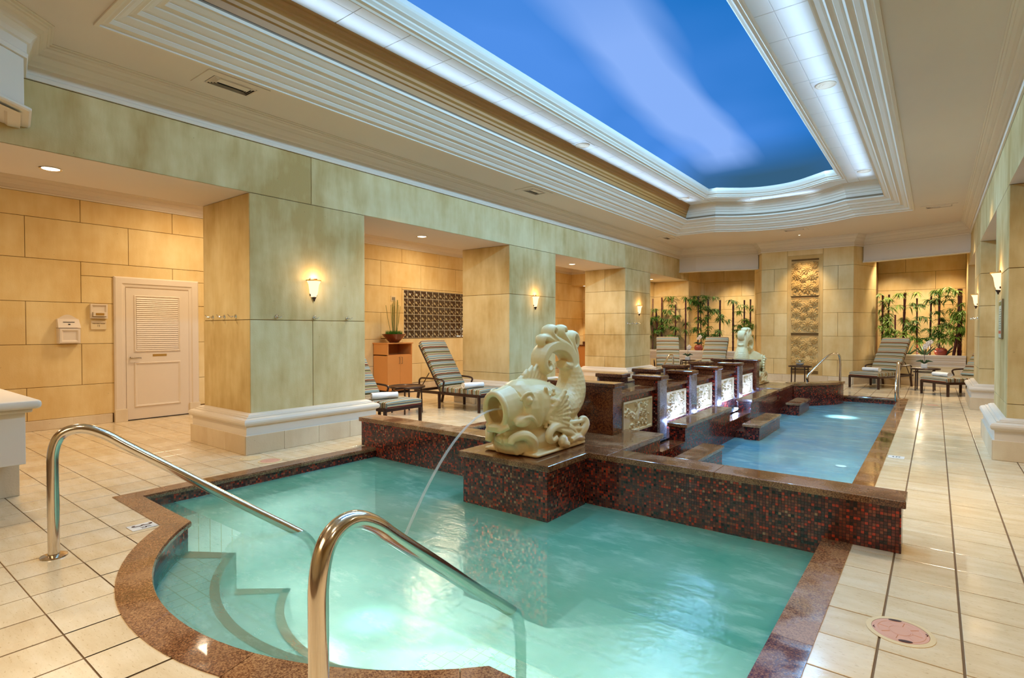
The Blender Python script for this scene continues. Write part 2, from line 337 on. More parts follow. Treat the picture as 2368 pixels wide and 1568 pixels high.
M['glassblock'] = m_glassblock()
M['frame_white'] = plain('white_mortar', srgb(206, 196, 170), 0.7)
def m_glass():
    t = NT('clear_glass'); a = t.n('ShaderNodeBsdfTransparent'); gl = t.n('ShaderNodeBsdfGlossy'); gl.inputs['Roughness'].default_value = 0.03
    m = t.n('ShaderNodeMixShader'); m.inputs[0].default_value = 0.25; t.l(a.outputs[0], m.inputs[1]); t.l(gl.outputs[0], m.inputs[2]); t.l(m.outputs[0], t.out.inputs[0]); return t.m
M['glass'] = m_glass()

# ------------------------------------------------------------------ mesh helpers
def new(): return bmesh.new()
def quad(bm, *pts):
    return bm.faces.new([bm.verts.new(p) for p in pts])
def box(bm, x0, x1, y0, y1, z0, z1, bev=0.0, seg=1):
    r = bmesh.ops.create_cube(bm, size=1.0)
    vs = r['verts']
    for v in vs: v.co = Vector(((x0 + x1) / 2 + v.co.x * (x1 - x0), (y0 + y1) / 2 + v.co.y * (y1 - y0), (z0 + z1) / 2 + v.co.z * (z1 - z0)))
    if bev:
        es = list({e for v in vs for e in v.link_edges})
        bmesh.ops.bevel(bm, geom=es, offset=bev, segments=seg, affect='EDGES', profile=0.5)
    return bm
def tube(bm, pts, r, n=8, cap=True, flat=1.0, up=None):
    pts = [Vector(p) for p in pts]; rs = r if isinstance(r, (list, tuple)) else [r] * len(pts)
    rings = []; prev = None
    for i, p in enumerate(pts):
        d = (pts[min(i + 1, len(pts) - 1)] - pts[max(i - 1, 0)]).normalized()
        if prev is None:
            a = Vector(up) if up else (Vector((0, 0, 1)) if abs(d.z) < 0.9 else Vector((1, 0, 0)))
            x = (a - d * a.dot(d)).normalized()
        else: x = (prev - d * prev.dot(d)).normalized()
        prev = x; y = d.cross(x)
        rings.append([bm.verts.new(p + (x * math.cos(t) + y * math.sin(t) * flat) * rs[i]) for t in [2 * PI * k / n for k in range(n)]])
    for a, b in zip(rings, rings[1:]):
        for k in range(n): bm.faces.new((a[k], a[(k + 1) % n], b[(k + 1) % n], b[k]))
    if cap and n > 2:
        bm.faces.new(list(reversed(rings[0]))); bm.faces.new(rings[-1])
    return bm
def lathe(bm, prof, n=24, c=(0, 0, 0), a0=0.0, a1=2 * PI, sx=1.0, sy=1.0):
    full = abs(a1 - a0 - 2 * PI) < 1e-6; m = n if full else n + 1
    rings = []
    for k in range(m):
        a = a0 + (a1 - a0) * k / n
        rings.append([bm.verts.new((c[0] + r * math.cos(a) * sx, c[1] + r * math.sin(a) * sy, c[2] + z)) for r, z in prof])
    for k in range(n):
        A, B = rings[k], rings[(k + 1) % m]
        for j in range(len(prof) - 1):
            bm.faces.new((A[j], B[j], B[j + 1], A[j + 1]))
    return bm
def mitre(path, closed):
    n = len(path); out = []
    for i in range(n):
        p = Vector(path[i])
        a = Vector(path[i - 1]) if (closed or i > 0) else None
        b = Vector(path[(i + 1) % n]) if (closed or i < n - 1) else None
        d1 = (p - a).normalized() if a is not None else None; d2 = (b - p).normalized() if b is not None else None
        if d1 is None: d1 = d2
        if d2 is None: d2 = d1
        n1 = Vector((-d1.y, d1.x)); n2 = Vector((-d2.y, d2.x)); m = (n1 + n2)
        if m.length < 1e-6: m = n1
        m.normalize(); out.append(m / max(0.35, m.dot(n1)))
    return out
def sweep(bm, path, prof, closed=False, uv=False, i0=0, i1=None):
    ms = mitre(path, closed); rings = []
    acc = [0.0]
    for i in range(1, len(path) + (1 if closed else 0)): acc.append(acc[-1] + (Vector(path[i % len(path)]) - Vector(path[i - 1])).length)
    for p, m in zip(path, ms):
        rings.append([bm.verts.new((p[0] + m.x * o, p[1] + m.y * o, z)) for o, z in prof])
    L = bm.loops.layers.uv.verify() if uv else None
    n = len(path); cnt = n if closed else n - 1
    for i in range(i0, cnt if i1 is None else i1):
        A, B = rings[i], rings[(i + 1) % n]
        for j in range(len(prof) - 1):
            f = bm.faces.new((A[j], B[j], B[j + 1], A[j + 1]))
            if uv:
                for lp, u, v in zip(f.loops, (acc[i], acc[i + 1], acc[i + 1], acc[i]), (prof[j], prof[j], prof[j + 1], prof[j + 1])):
                    lp[L].uv = (u, v[1] - v[0])
    return bm
def offset_path(path, o, closed=True):
    return [(p[0] + m.x * o, p[1] + m.y * o) for p, m in zip(path, mitre(path, closed))]
def boxuv(bm):
    L = bm.loops.layers.uv.verify(); bm.normal_update()
    for f in bm.faces:
        n = f.normal
        for lp in f.loops:
            c = lp.vert.co
            if abs(n.z) > 0.7: lp[L].uv = (c.x, c.y)
            elif abs(n.x) > abs(n.y): lp[L].uv = (c.y, c.z)
            else: lp[L].uv = (c.x + 0.37, c.z)
    return bm
def prism(bm, poly, z0, z1, bottom=False):
    b = [bm.verts.new((x, y, z0)) for x, y in poly]; t = [bm.verts.new((x, y, z1)) for x, y in poly]
    n = len(poly)
    for i in range(n): bm.faces.new((b[i], b[(i + 1) % n], t[(i + 1) % n], t[i]))
    bm.faces.new(t)
    if bottom: bm.faces.new(list(reversed(b)))
    return bm
def fill(bm, loops, z, down=False):
    es = []
    for lp in loops:
        vs = [bm.verts.new((x, y, z)) for x, y in lp]
        for i in range(len(vs)): es.append(bm.edges.new((vs[i], vs[(i + 1) % len(vs)])))
    bmesh.ops.triangle_fill(bm, use_beauty=True, edges=es)
    bm.normal_update()
    for f in bm.faces:
        if (f.normal.z > 0) == down: f.normal_flip()
    return bm
def obj(name, bm, mat, parent=None, smooth=False, recalc=True, world=False):
    if recalc: bmesh.ops.recalc_face_normals(bm, faces=bm.faces)
    me = bpy.data.meshes.new(name)
    if smooth:
        for f in bm.faces: f.smooth = True
    if world and parent is not None:
        bmesh.ops.transform(bm, matrix=parent.matrix_basis.inverted(), verts=bm.verts)
    bm.to_mesh(me); bm.free()
    me.materials.append(M[mat] if isinstance(mat, str) else mat)
    o = bpy.data.objects.new(name, me); COL.objects.link(o)
    if parent is not None: o.parent = parent
    if smooth:
        try: me.set_sharp_from_angle(angle=math.radians(40))
        except Exception: pass
    return o
def tag(o, label, cat, group=None):
    o['label'] = label; o['category'] = cat
    if group: o['group'] = group
    return o
def thing(name, label, cat, loc=(0, 0, 0), rz=0.0, group=None):
    o = bpy.data.objects.new(name, None); o.empty_display_size = 0.1; COL.objects.link(o)
    o.location = loc; o.rotation_euler = (0, 0, rz)
    return tag(o, label, cat, group)
def struct(o): o['kind'] = 'structure'; return o
def copy_tree(o, parent=None):
    c = o.copy(); COL.objects.link(c)
    if parent is not None: c.parent = parent
    for ch in list(o.children): copy_tree(ch, c)
    return c
def dup(root, loc, rz, label, group=None):
    c = copy_tree(root); c.location = loc; c.rotation_euler = (0, 0, rz); c['label'] = label
    if group: c['group'] = group
    return c

# stone facing: blocks on a plane; o = origin, u, v = in-plane axes, n = outward normal
def block_mesh(o, u, v, n, r, t=0.012, gap=0.003, ch=0.004):
    bm = new(); o, u, v, n = map(Vector, (o, u, v, n)); u0, u1, v0, v1 = r
    u0 += gap; u1 -= gap; v0 += gap; v1 -= gap
    A = [(u0, v0), (u1, v0), (u1, v1), (u0, v1)]; B = [(u0 + ch, v0 + ch), (u1 - ch, v0 + ch), (u1 - ch, v1 - ch), (u0 + ch, v1 - ch)]
    P = lambda a, h: bm.verts.new(o + u * a[0] + v * a[1] + n * h)
    a = [P(q, 0) for q in A]; b = [P(q, t - ch) for q in A]; c = [P(q, t) for q in B]
    for k in range(4):
        j = (k + 1) % 4
        bm.faces.new((a[k], a[j], b[j], b[k])); bm.faces.new((b[k], b[j], c[j], c[k]))
    bm.faces.new(c); return bm
def sub(r, h):
    u0, u1, v0, v1 = r; a0, a1, b0, b1 = h
    if a0 >= u1 or a1 <= u0 or b0 >= v1 or b1 <= v0: return [r]
    out = []
    if v0 < b0: out.append((u0, u1, v0, b0))
    if v1 > b1: out.append((u0, u1, b1, v1))
    m0, m1 = max(v0, b0), min(v1, b1)
    if u0 < a0: out.append((u0, a0, m0, m1))
    if u1 > a1: out.append((a1, u1, m0, m1))
    return out
def facing(parent, o, u, v, n, rects, mat, holes=(), world=True):
    for r in rects:
        rs = [r]
        for h in holes: rs = [q for x in rs for q in sub(x, h)]
        for q in rs:
            if q[1] - q[0] > 0.03 and q[3] - q[2] > 0.03:
                obj('stone_block', block_mesh(o, u, v, n, q), mat, parent, world=world)
def rows(u0, u1, zs, step, phases, lo=0.18):
    out = []
    for k in range(len(zs) - 1):
        js = []; x = phases[k % len(phases)]
        if step:
            while x - step > u0: x -= step
            while x < u1:
                if x > u0 + lo and x < u1 - lo: js.append(x)
                x += step
        e = [u0] + js + [u1]
        out += [(e[i], e[i + 1], zs[k], zs[k + 1]) for i in range(len(e) - 1)]
    return out

# ================================================================== THE SETTING
XL, XLB, XR, XRB, XBACK, XRW = -6.2, -7.37, 0.62, 1.79, -9.9, 4.3
ZS, ZC, ZB, ZA, ZH = 2.97, 3.85, 3.56, 3.50, 3.17          # soffit, ceiling, crown bottom, aisle ceiling, header bottom
YF, YN = 18.4, -3.2
COLS = [(3.15, 4.75), (7.98, 9.53), (12.75, 14.28)]
PX0, PX1, PY0, PY1 = -5.29, -0.57, 1.74, 13.6               # pool rectangle (inner faces)
AC, AR = (-2.88, 3.02), 1.933                               # round bay of the spa

# ---- floor: grout bed with a hole for the pools, tiles on top
def cutx(y, m=0.08):
    if PY0 - m <= y <= PY1 + m: return (PX0 - m, PX1 + m)
    d = AC[1] - y; r = AR + m
    if y < PY0 and d < r: w = math.sqrt(r * r - d * d); return (AC[0] - w, AC[0] + w)
    return None
bm = new()
FX0, FX1 = XBACK, XRW
def slab(x0, x1, y0, y1, z=-0.004):
    quad(bm, (x0, y0, z), (x1, y0, z), (x1, y1, z), (x0, y1, z))
slab(FX0, FX1, YN, 0.9); slab(FX0, FX1, PY1 + .08, YF)
y = 0.9
while y < PY1 + .079:
    y2 = min(y + (0.02 if y < 1.66 else 20), 1.66 if y < 1.659 else PY1 + .08)
    c = cutx((y + y2) / 2)
    if c: slab(FX0, c[0], y, y2); slab(c[1], FX1, y, y2)
    else: slab(FX0, FX1, y, y2)
    y = y2
floor = struct(obj('floor', bm, 'grout'))
TX, TY, GX, GY = 0.2975, 0.3070, 0.0050, 0.0030
OX, OY = 0.11, 1.035
def project(x, y, z):
    a = math.radians(37.58); X = x * math.cos(a) + y * math.sin(a); D = y * math.cos(a) - x * math.sin(a)
    if D < 0.2: return None
    return 1184 + 1271 * X / D, 764 - 1271 * (z - CAMZ) / D, D
def tile_geo(bm, x0, x1, y0, y1, z=0.0, c=0.0025):
    A = [(x0, y0), (x1, y0), (x1, y1), (x0, y1)]; B = [(x0 + c, y0 + c), (x1 - c, y0 + c), (x1 - c, y1 - c), (x0 + c, y1 - c)]
    lo = [bm.verts.new((p[0], p[1], z - 0.006)) for p in A]; a = [bm.verts.new((p[0], p[1], z - 0.0012)) for p in A]; b = [bm.verts.new((p[0], p[1], z)) for p in B]
    for k in range(4):
        j = (k + 1) % 4
        bm.faces.new((lo[k], lo[j], a[j], a[k])); bm.faces.new((a[k], a[j], b[j], b[k]))
    bm.faces.new(b)
def cut_tile(bm, x0, x1, y0, y1):
    N = 12; h = (y1 - y0) / N
    for k in range(N):
        c = cutx(y0 + (k + .5) * h); iv = [(x0, x1)]
        if c: iv = [(x0, min(x1, c[0])), (max(x0, c[1]), x1)]
        for a, b in iv:
            if b - a > 0.004: quad(bm, (a, y0 + k * h, 0), (b, y0 + k * h, 0), (b, y0 + (k + 1) * h, 0), (a, y0 + (k + 1) * h, 0))
tiles = []
for i in range(-34, 6):
    for j in range(-5, 57):
        x0 = OX + i * TX + GX; x1 = OX + (i + 1) * TX - GX; y0 = OY + j * TY + GY; y1 = OY + (j + 1) * TY - GY
        if x0 < XBACK: x0 = XBACK
        if x1 - x0 < 0.05 or y1 > YF: continue
        st = []
        for yy in (y0, (y0 + y1) / 2, y1):
            c = cutx(yy); st.append(2 if not c or c[0] >= x1 or c[1] <= x0 else (0 if c[0] <= x0 and c[1] >= x1 else 1))
        if max(st) == 0: continue
        pr = [project(x, y, 0) for x in (x0, x1) for y in (y0, y1)]; pr = [p for p in pr if p]
        if not pr or not any(-60 < p[0] < 2430 and p[1] < 1640 for p in pr): vis = 0
        else: vis = 1 / min(p[2] for p in pr)
        tiles.append((vis, min(st) == 2, x0, x1, y0, y1))
tiles.sort(key=lambda t: -t[0])
bm0 = new(); tile_geo(bm0, -TX / 2 + GX, TX / 2 - GX, -TY / 2 + GY, TY / 2 - GY)
first = obj('floor_tile', bm0, 'tile', floor); tme = first.data; used0 = False
rest = new(); cnt = 0
for vis, whole, x0, x1, y0, y1 in tiles:
    full = whole and abs((x1 - x0) - (TX - 2 * GX)) < 1e-4
    if vis > 0 and cnt < 300:
        if full:
            o = first if not used0 else bpy.data.objects.new('floor_tile', tme)
            if used0: COL.objects.link(o); o.parent = floor
            used0 = True
            o.location = ((x0 + x1) / 2, (y0 + y1) / 2, random.uniform(-.0006, .0006))
        else:
            b = new()
            if whole: tile_geo(b, x0, x1, y0, y1)
            else: cut_tile(b, x0, x1, y0, y1)
            obj('floor_tile', b, 'tile', floor)
        cnt += 1
    elif vis > 0 or (y0 < 2 and x0 > -8):
        if whole: tile_geo(rest, x0, x1, y0, y1)
        else: cut_tile(rest, x0, x1, y0, y1)
o = obj('distant_floor_tiles', rest, 'tile', floor); o['kind'] = 'stuff'

# ---- pool basins
def arc(c, r, a0, a1, n): return [(c[0] + r * math.cos(math.radians(a0 + (a1 - a0) * k / n)), c[1] + r * math.sin(math.radians(a0 + (a1 - a0) * k / n))) for k in range(n + 1)]
ZW = -0.113
DY0, DY1 = 4.19, 4.40
a_in = math.degrees(math.acos((AC[1] - 1.72) / AR))
spa = [(PX1, DY0), (PX0, DY0), (PX0, PY0)] + arc(AC, AR, -90 - a_in, -90 + a_in, 28) + [(PX1, PY0)]
bm = new(); sweep(bm, spa[1:] + spa[:1], [(0, 0.0), (0, -0.26)], uv=True)
basin = struct(obj('pool_basin', bm, 'mosaic'))
bm = new(); sweep(bm, spa, [(0, -0.26), (0, -0.95)], closed=True); fill(bm, [spa], -0.95)
obj('basin_lining', bm, 'pooltile', basin)
# steps in the round bay
for k, (w, z) in enumerate(((0.36, -0.22), (0.74, -0.50))):
    bm = new()
    out = arc(AC, AR - 0.002, -90 - a_in, -90 + a_in, 28); inn = arc(AC, AR - w, -90 - a_in + 2, -90 + a_in - 2, 28)
    for i in range(28):
        quad(bm, (*out[i], z), (*out[i + 1], z), (*inn[i + 1], z), (*inn[i], z)); quad(bm, (*inn[i], z), (*inn[i + 1], z), (*inn[i + 1], -0.95), (*inn[i], -0.95))
    for e in (0, 28): quad(bm, (*out[e], z), (*inn[e], z), (*inn[e], -0.95), (*out[e], -0.95))
    obj('step', bm, 'pooltile', basin)
    bm = new(); inn2 = arc(AC, AR - w + 0.055, -90 - a_in + 2, -90 + a_in - 2, 28)
    for i in range(28): quad(bm, (*inn2[i], z + .004), (*inn2[i + 1], z + .004), (*inn[i + 1], z + .004), (*inn[i], z + .004))
    quad(bm, (*out[0], z + .004), (*inn[0], z + .004), (inn[1][0], inn[1][1], z + .004), (out[1][0] + .0, out[1][1], z + .004))
    obj('step_nosing', bm, 'nosing', basin)
plunge = [(PX1, DY1), (PX1, PY1), (PX0, PY1), (PX0, DY1)]
bm = new(); sweep(bm, plunge, [(0, 0.0), (0, -0.30)], closed=True, uv=True)
obj('waterline_mosaic', bm, 'mosaic', basin)
bm = new(); sweep(bm, plunge, [(0, -0.30), (0, -1.0)], closed=True); fill(bm, [plunge], -1.0)
obj('basin_lining', bm, 'pooltile', basin)
# coping stones
def densify(path, L=0.16):
    out = [path[0]]
    for a, b in zip(path, path[1:]):
        d = math.dist(a, b); n = max(1, int(d / L))
        out += [(a[0] + (b[0] - a[0]) * k / n, a[1] + (b[1] - a[1]) * k / n) for k in range(1, n + 1)]
    return out
def coping(path, L=0.82, prof=((0.02, -0.034), (0.022, -0.01), (0.015, 0.005), (-0.155, 0.005), (-0.155, -0.034)), mat='granite'):
    p = densify(path); ms = mitre(p, False); i = 0
    while i < len(p) - 1:
        j = i; d = 0
        while j < len(p) - 1 and d < L: d += math.dist(p[j], p[j + 1]); j += 1
        if len(p) - 1 - j < 2: j = len(p) - 1
        b = new(); rg = []
        for k in range(i, j + 1):
            e = 0.0015 if k == i else (-0.0015 if k == j else 0)
            q = p[k]; t = p[min(k + 1, j)] if k < j else p[k]; s = p[k] if k < j else p[k - 1]
            dx, dy = t[0] - s[0], t[1] - s[1]; l = math.hypot(dx, dy) or 1
            q = (q[0] + dx / l * e, q[1] + dy / l * e)
            rg.append([b.verts.new((q[0] + ms[k].x * o, q[1] + ms[k].y * o, z)) for o, z in prof])
        for A, B in zip(rg, rg[1:]):
            for m in range(len(prof)): n = (m + 1) % len(prof); b.faces.new((A[m], A[n], B[n], B[m]))
        b.faces.new(rg[0]); b.faces.new(rg[-1])
        obj('coping_stone', b, mat, basin); i = j
coping([(PX0, DY0)] + spa[2:] + [(PX1, DY0)])
coping([(PX1, DY1), (PX1, PY1), (PX0, PY1), (PX0, DY1)])

# ---- walls
bm = new(); box(bm, XBACK - .3, XBACK, YN, 17.0, -0.05, ZA)
wl = struct(obj('wall_left', bm, 'joint'))
zs = [0.14, 0.60, 1.20, 1.80, 2.40, 2.97, 3.30]
door_hole = (2.93, 4.13, 0.0, 2.20); gb_hole = (8.69, 10.86, 1.215, 2.35)
facing(wl, (XBACK, 0, 0), (0, 1, 0), (0, 0, 1), (1, 0, 0), rows(1.15, 17.0, zs, 1.22, [0.69, 1.31]), 'stone_deep', [door_hole, gb_hole])
bm = new(); box(bm, XBACK, XBACK + .03, YN, 2.90, 0, 0.14, 0.004); bb = struct(obj('baseboard_left', bm, 'marble'))
for a in [1.3 + .56 * k for k in range(26)]:
    for (s0, s1) in ((a, a + .55),):
        if s1 < 2.9 or s0 > 4.14:
            bm = new(); box(bm, XBACK + .03, XBACK + .036, s0, s1, 0.002, .137, 0.002); obj('skirting_stone', bm, 'marble', bb)
def crown_prof(h, p, z1):            # stepped crown, from the wall foot up to the ceiling
    z0 = z1 - h
    return [(0, z0), (0.02 * p / .19, z0), (0.028 * p / .19, z0 + .03 * h / .29), (0.018 * p / .19, z0 + .045 * h / .29), (0.022 * p / .19, z0 + .11 * h / .29), (0.04 * p / .19, z0 + .12 * h / .29),
            (0.055 * p / .19, z0 + .15 * h / .29), (0.085 * p / .19, z0 + .185 * h / .29), (0.10 * p / .19, z0 + .19 * h / .29), (0.105 * p / .19, z0 + .205 * h / .29), (0.125 * p / .19, z0 + .235 * h / .29), (0.15 * p / .19, z0 + .25 * h / .29), (0.155 * p / .19, z0 + .262 * h / .29), (0.172 * p / .19, z0 + .265 * h / .29), (0.175 * p / .19, z0 + .28 * h / .29), (p, z0 + .283 * h / .29), (p, z1)]
bm = new(); sweep(bm, [(XBACK, 16.2), (XBACK, YN)], crown_prof(0.20, 0.16, ZA)); struct(obj('trim_1', bm, 'cream'))
# left arcade beam
bm = new(); box(bm, XLB, XL - .012, YN, 17.25, ZS + .004, ZC)
wa = struct(obj('wall_arcade', bm, 'joint'))
facing(wa, (XL - .012, 0, 0), (0, 1, 0), (0, 0, 1), (1, 0, 0), [(1.0, 3.94, ZS, ZB), (3.94, 8.76, ZS, ZB), (8.76, 12.73, ZS, ZB), (12.73, 17.25, ZS, ZB)], 'stone')
bm = new(); quad(bm, (XLB, YN, ZS), (XL, YN, ZS), (XL, 17.25, ZS), (XLB, 17.25, ZS)); quad(bm, (XLB - .002, YN, ZS), (XLB - .002, 17.25, ZS), (XLB - .002, 17.25, ZA), (XLB - .002, YN, ZA))
obj('soffit', bm, 'plaster', wa)
# wall pier at the end of the arcade, alcove walls
bm = new(); box(bm, XLB, XL - .012, 17.262, YF, 0, ZC); w = struct(obj('wall_alcove', bm, 'joint'))
zr = [0.0, 0.41, 0.83, 1.24, 1.66, 2.07, 2.49, 2.97, 3.39, 3.81]
facing(w, (XL - .012, 0, 0), (0, 1, 0), (0, 0, 1), (1, 0, 0), rows(17.25, YF, zr, 0, [0]), 'stone_deep')
facing(w, (XLB, 17.262, 0), (1, 0, 0), (0, 0, 1), (0, -1, 0), rows(0, 1.158, [z for z in zr if z <= ZS], 0, [0]), 'stone_deep')
bm = new(); box(bm, -7.9, 1.9, YF, YF + .2, 0, ZC); wf = struct(obj('wall_far', bm, 'joint'))
facing(wf, (0, YF, 0), (1, 0, 0), (0, 0, 1), (0, -1, 0), rows(-7.65, -4.2, zr[1:], 1.2, [-5.45, -4.9]), 'stone_deep')
facing(wf, (0, YF, 0), (1, 0, 0), (0, 0, 1), (0, -1, 0), rows(-1.3, 0.62, zr[1:], 1.2, [-0.65, 0.0]), 'stone_deep')
bm = new(); box(bm, -7.6, XLB, 15.95, YF, 0, ZA); w = struct(obj('wall_alcove', bm, 'joint'))
facing(w, (XLB, 0, 0), (0, 1, 0), (0, 0, 1), (1, 0, 0), rows(15.95, 17.25, zr[:8], 0, [0]), 'stone_deep')
bm = new(); box(bm, XBACK, -7.65, 17.0, 17.2, 0, ZA); w = struct(obj('wall_vanity', bm, 'joint'))
facing(w, (0, 17.0, 0), (1, 0, 0), (0, 0, 1), (0, -1, 0), rows(XBACK, -7.65, zr[:8], 1.2, [-9.2, -8.6]), 'stone_deep')
bm = new(); box(bm, XBACK, -7.65, 16.2, 17.0, 2.93, ZA); w = struct(obj('trim_2', bm, 'stone_deep'))
bm = new(); sweep(bm, [(-7.65, 16.2), (XBACK, 16.2)], crown_prof(0.20, 0.16, ZA)); struct(obj('trim_3', bm, 'cream'))
# ceilings
bm = new()
quad(bm, (XBACK, YN, ZA), (XLB, YN, ZA), (XLB, YF, ZA), (XBACK, YF, ZA)); quad(bm, (XRB, YN, ZA), (XRW, YN, ZA), (XRW, YF, ZA), (XRB, YF, ZA))
quad(bm, (XLB, 17.25, ZC), (XRB, 17.25, ZC), (XRB, YF, ZC), (XLB, YF, ZC))
struct(obj('ceiling_aisle', bm, 'plaster'))
TX0, TX1, TY0, TY1 = -5.32, -0.38, 1.5, 13.85
bc = arc((CX, TY1 - 1.739), 2.29, 90 - 40.6, 90 + 40.6, 18)
tray = [(TX0, TY0), (TX1, TY0), (TX1, TY1)] + bc + [(TX0, TY1)]
tray = [p for i, p in enumerate(tray) if i == 0 or math.dist(p, tray[i - 1]) > .02]
bm = new(); fill(bm, [[(XL, YN), (XR, YN), (XR, 17.3), (XL, 17.3)], tray], ZC, down=True)
ceil = struct(obj('ceiling', bm, 'plaster', recalc=False))
def ogee(o0, o1, z0, z1, n=5):
    out = []
    for k in range(n):
        a, b = k / n, (k + 1) / n
        oa, ob, za, zb = o0 + (o1 - o0) * a, o0 + (o1 - o0) * b, z0 + (z1 - z0) * a, z0 + (z1 - z0) * b
        out += [(oa, za), (oa, za + (zb - za) * .18), (oa + (ob - oa) * .12, za + (zb - za) * .2), (oa + (ob - oa) * .35, za + (zb - za) * .34), (oa + (ob - oa) * .7, za + (zb - za) * (.66 if k % 2 else .42)), (oa + (ob - oa) * .92, za + (zb - za) * .86)]
    return out + [(o1, z1)]
bm = new(); sweep(bm, tray, [(-.03, ZC - .001), (-.03, ZC - .018), (0, ZC - .018)] + ogee(0, 0.44, ZC - .01, 4.10, 6) + [(0.46, 4.10), (0.46, 4.13), (0.36, 4.13), (0.36, 4.05)], closed=True)
struct(obj('trim_4', bm, 'cream'))
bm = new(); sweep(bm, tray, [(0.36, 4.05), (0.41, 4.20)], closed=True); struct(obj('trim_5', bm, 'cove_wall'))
cpf = [(0.41, 4.18), (0.42, 4.24), (0.44, 4.25), (0.445, 4.28), (0.47, 4.30), (0.475, 4.33), (0.50, 4.36), (0.505, 4.38), (0.53, 4.40), (0.54, 4.43), (0.58, 4.44), (0.58, 4.47)]
bm = new(); sweep(bm, tray, cpf, closed=True, i1=len(tray) - 1); struct(obj('trim_6', bm, 'cream'))
bm = new(); sweep(bm, tray, cpf, closed=True, i0=len(tray) - 1); struct(obj('trim_6', bm, 'cornice_shaded'))
in0, in1 = offset_path(tray, 0.57), offset_path(tray, 1.07)
bm = new(); sweep(bm, tray, [(0.56, 4.456), (1.10, 4.456)], closed=True); ct = struct(obj('ceiling_tray', bm, 'plaster'))
def ctile(pts):
    b = new(); c = Vector((sum(p[0] for p in pts) / 4, sum(p[1] for p in pts) / 4))
    def shr(p, e):
        v = Vector(p) - c; return c + v * (1 - e / v.length)
    lo = [b.verts.new((*shr(p, .004), 4.454)) for p in pts]; m = [b.verts.new((*shr(p, .004), 4.449)) for p in pts]; t = [b.verts.new((*shr(p, .010), 4.446)) for p in pts]
    for k in range(4): j = (k + 1) % 4; b.faces.new((lo[k], lo[j], m[j], m[k])); b.faces.new((m[k], m[j], t[j], t[k]))
    b.faces.new(t); obj('ceiling_tile', b, 'ctile', ct)
for sgn, xe in ((1, TX0), (-1, TX1)):
    y = TY0 + .57
    while y < 13.2:
        y2 = min(y + .61, 13.28)
        for o0, o1 in ((.57, .87), (.87, 1.07)): ctile([(xe + sgn * o0, y), (xe + sgn * o1, y), (xe + sgn * o1, y2), (xe + sgn * o0, y2)])
        y = y2
mt = mitre(tray, True)
P_ = lambda k, o: (tray[k][0] + mt[k].x * o, tray[k][1] + mt[k].y * o)
for a in range(3, 21, 2):
    q = [P_(a, .57), P_(a, 1.07), P_(a + 2, 1.07), P_(a + 2, .57)]
    if a == 3: q[0] = (TX1 - 1.075, TY1 - .57); q[1] = (TX1 - 1.075, TY1 - 1.07)
    if a == 19: q[3] = (TX0 + 1.075, TY1 - .57); q[2] = (TX0 + 1.075, TY1 - 1.07)
    ctile(q)
bm = new(); sweep(bm, tray, [(1.05, 4.452), (1.05, 4.41), (1.07, 4.405), (1.085, 4.42), (1.12, 4.425), (1.125, 4.44), (1.15, 4.46), (1.155, 4.475), (1.19, 4.49), (1.195, 4.50), (1.22, 4.53), (1.23, 4.55), (1.23, 4.60), (1.14, 4.60)], closed=True)
struct(obj('trim_7', bm, 'cream'))
vault = offset_path(tray, 1.06)
bm = new(); sweep(bm, tray, [(1.06, 4.47), (1.06, 4.74), (1.16, 4.86)], closed=True)
fill(bm, [offset_path(tray, 1.16)], 4.86)
struct(obj('ceiling_vault', bm, 'sky'))
# headers and crown round the room
hdrL = [(-6.2, 16.43), (-5.7, 16.43), (-4.05, 16.88)]; hdrR = [(-1.49, 16.88), (0.62, 16.1)]
for k, h in enumerate((hdrL, hdrR)):
    bk = [(p[0], p[1] + .35) for p in reversed(h)]
    bm = new(); prism(bm, h + bk, ZH, ZC, True); struct(obj('trim_%d' % (8 + k), bm, 'cream'))
    bm = new(); sweep(bm, list(reversed(h)), [(-.01, ZH - .02), (.03, ZH - .02), (.035, ZH), (.02, ZH + .012), (.02, ZH + .03), (0, ZH + .035)]); struct(obj('trim_%d' % (10 + k), bm, 'cream'))
PIER = [(-4.30, 17.5), (-3.88, 16.55), (-1.67, 16.55), (-1.25, 17.5)]
crown = [(XR, YN), (XR, 16.1), (-1.49, 16.88), (-1.67, 16.55), (-3.88, 16.55), (-4.05, 16.88), (-5.7, 16.43), (XL, 16.43), (XL, 1.2), (-5.75, 1.12), (-5.45, .75), (-5.1, -.5)]
bm = new(); sweep(bm, crown, crown_prof(ZC - ZB, 0.19, ZC)); struct(obj('trim_12', bm, 'cream'))
nh = [(-6.3, 1.2), (-5.75, 1.12), (-5.45, .75), (-5.1, -.5), (-6.3, -.5)]
bm = new(); prism(bm, list(reversed(nh)), 3.15, ZC, True); struct(obj('trim_13', bm, 'cream'))
bm = new(); sweep(bm, [(-6.2, 1.2), (-5.75, 1.12), (-5.45, .75), (-5.1, -.5)], [(-.02, 3.12), (-.10, 3.12), (-.12, 3.135), (-.16, 3.14), (.03, 3.14), (.045, 3.15), (.045, 3.165), (.03, 3.175), (0, 3.18)][::1]); struct(obj('trim_14', bm, 'cream'))
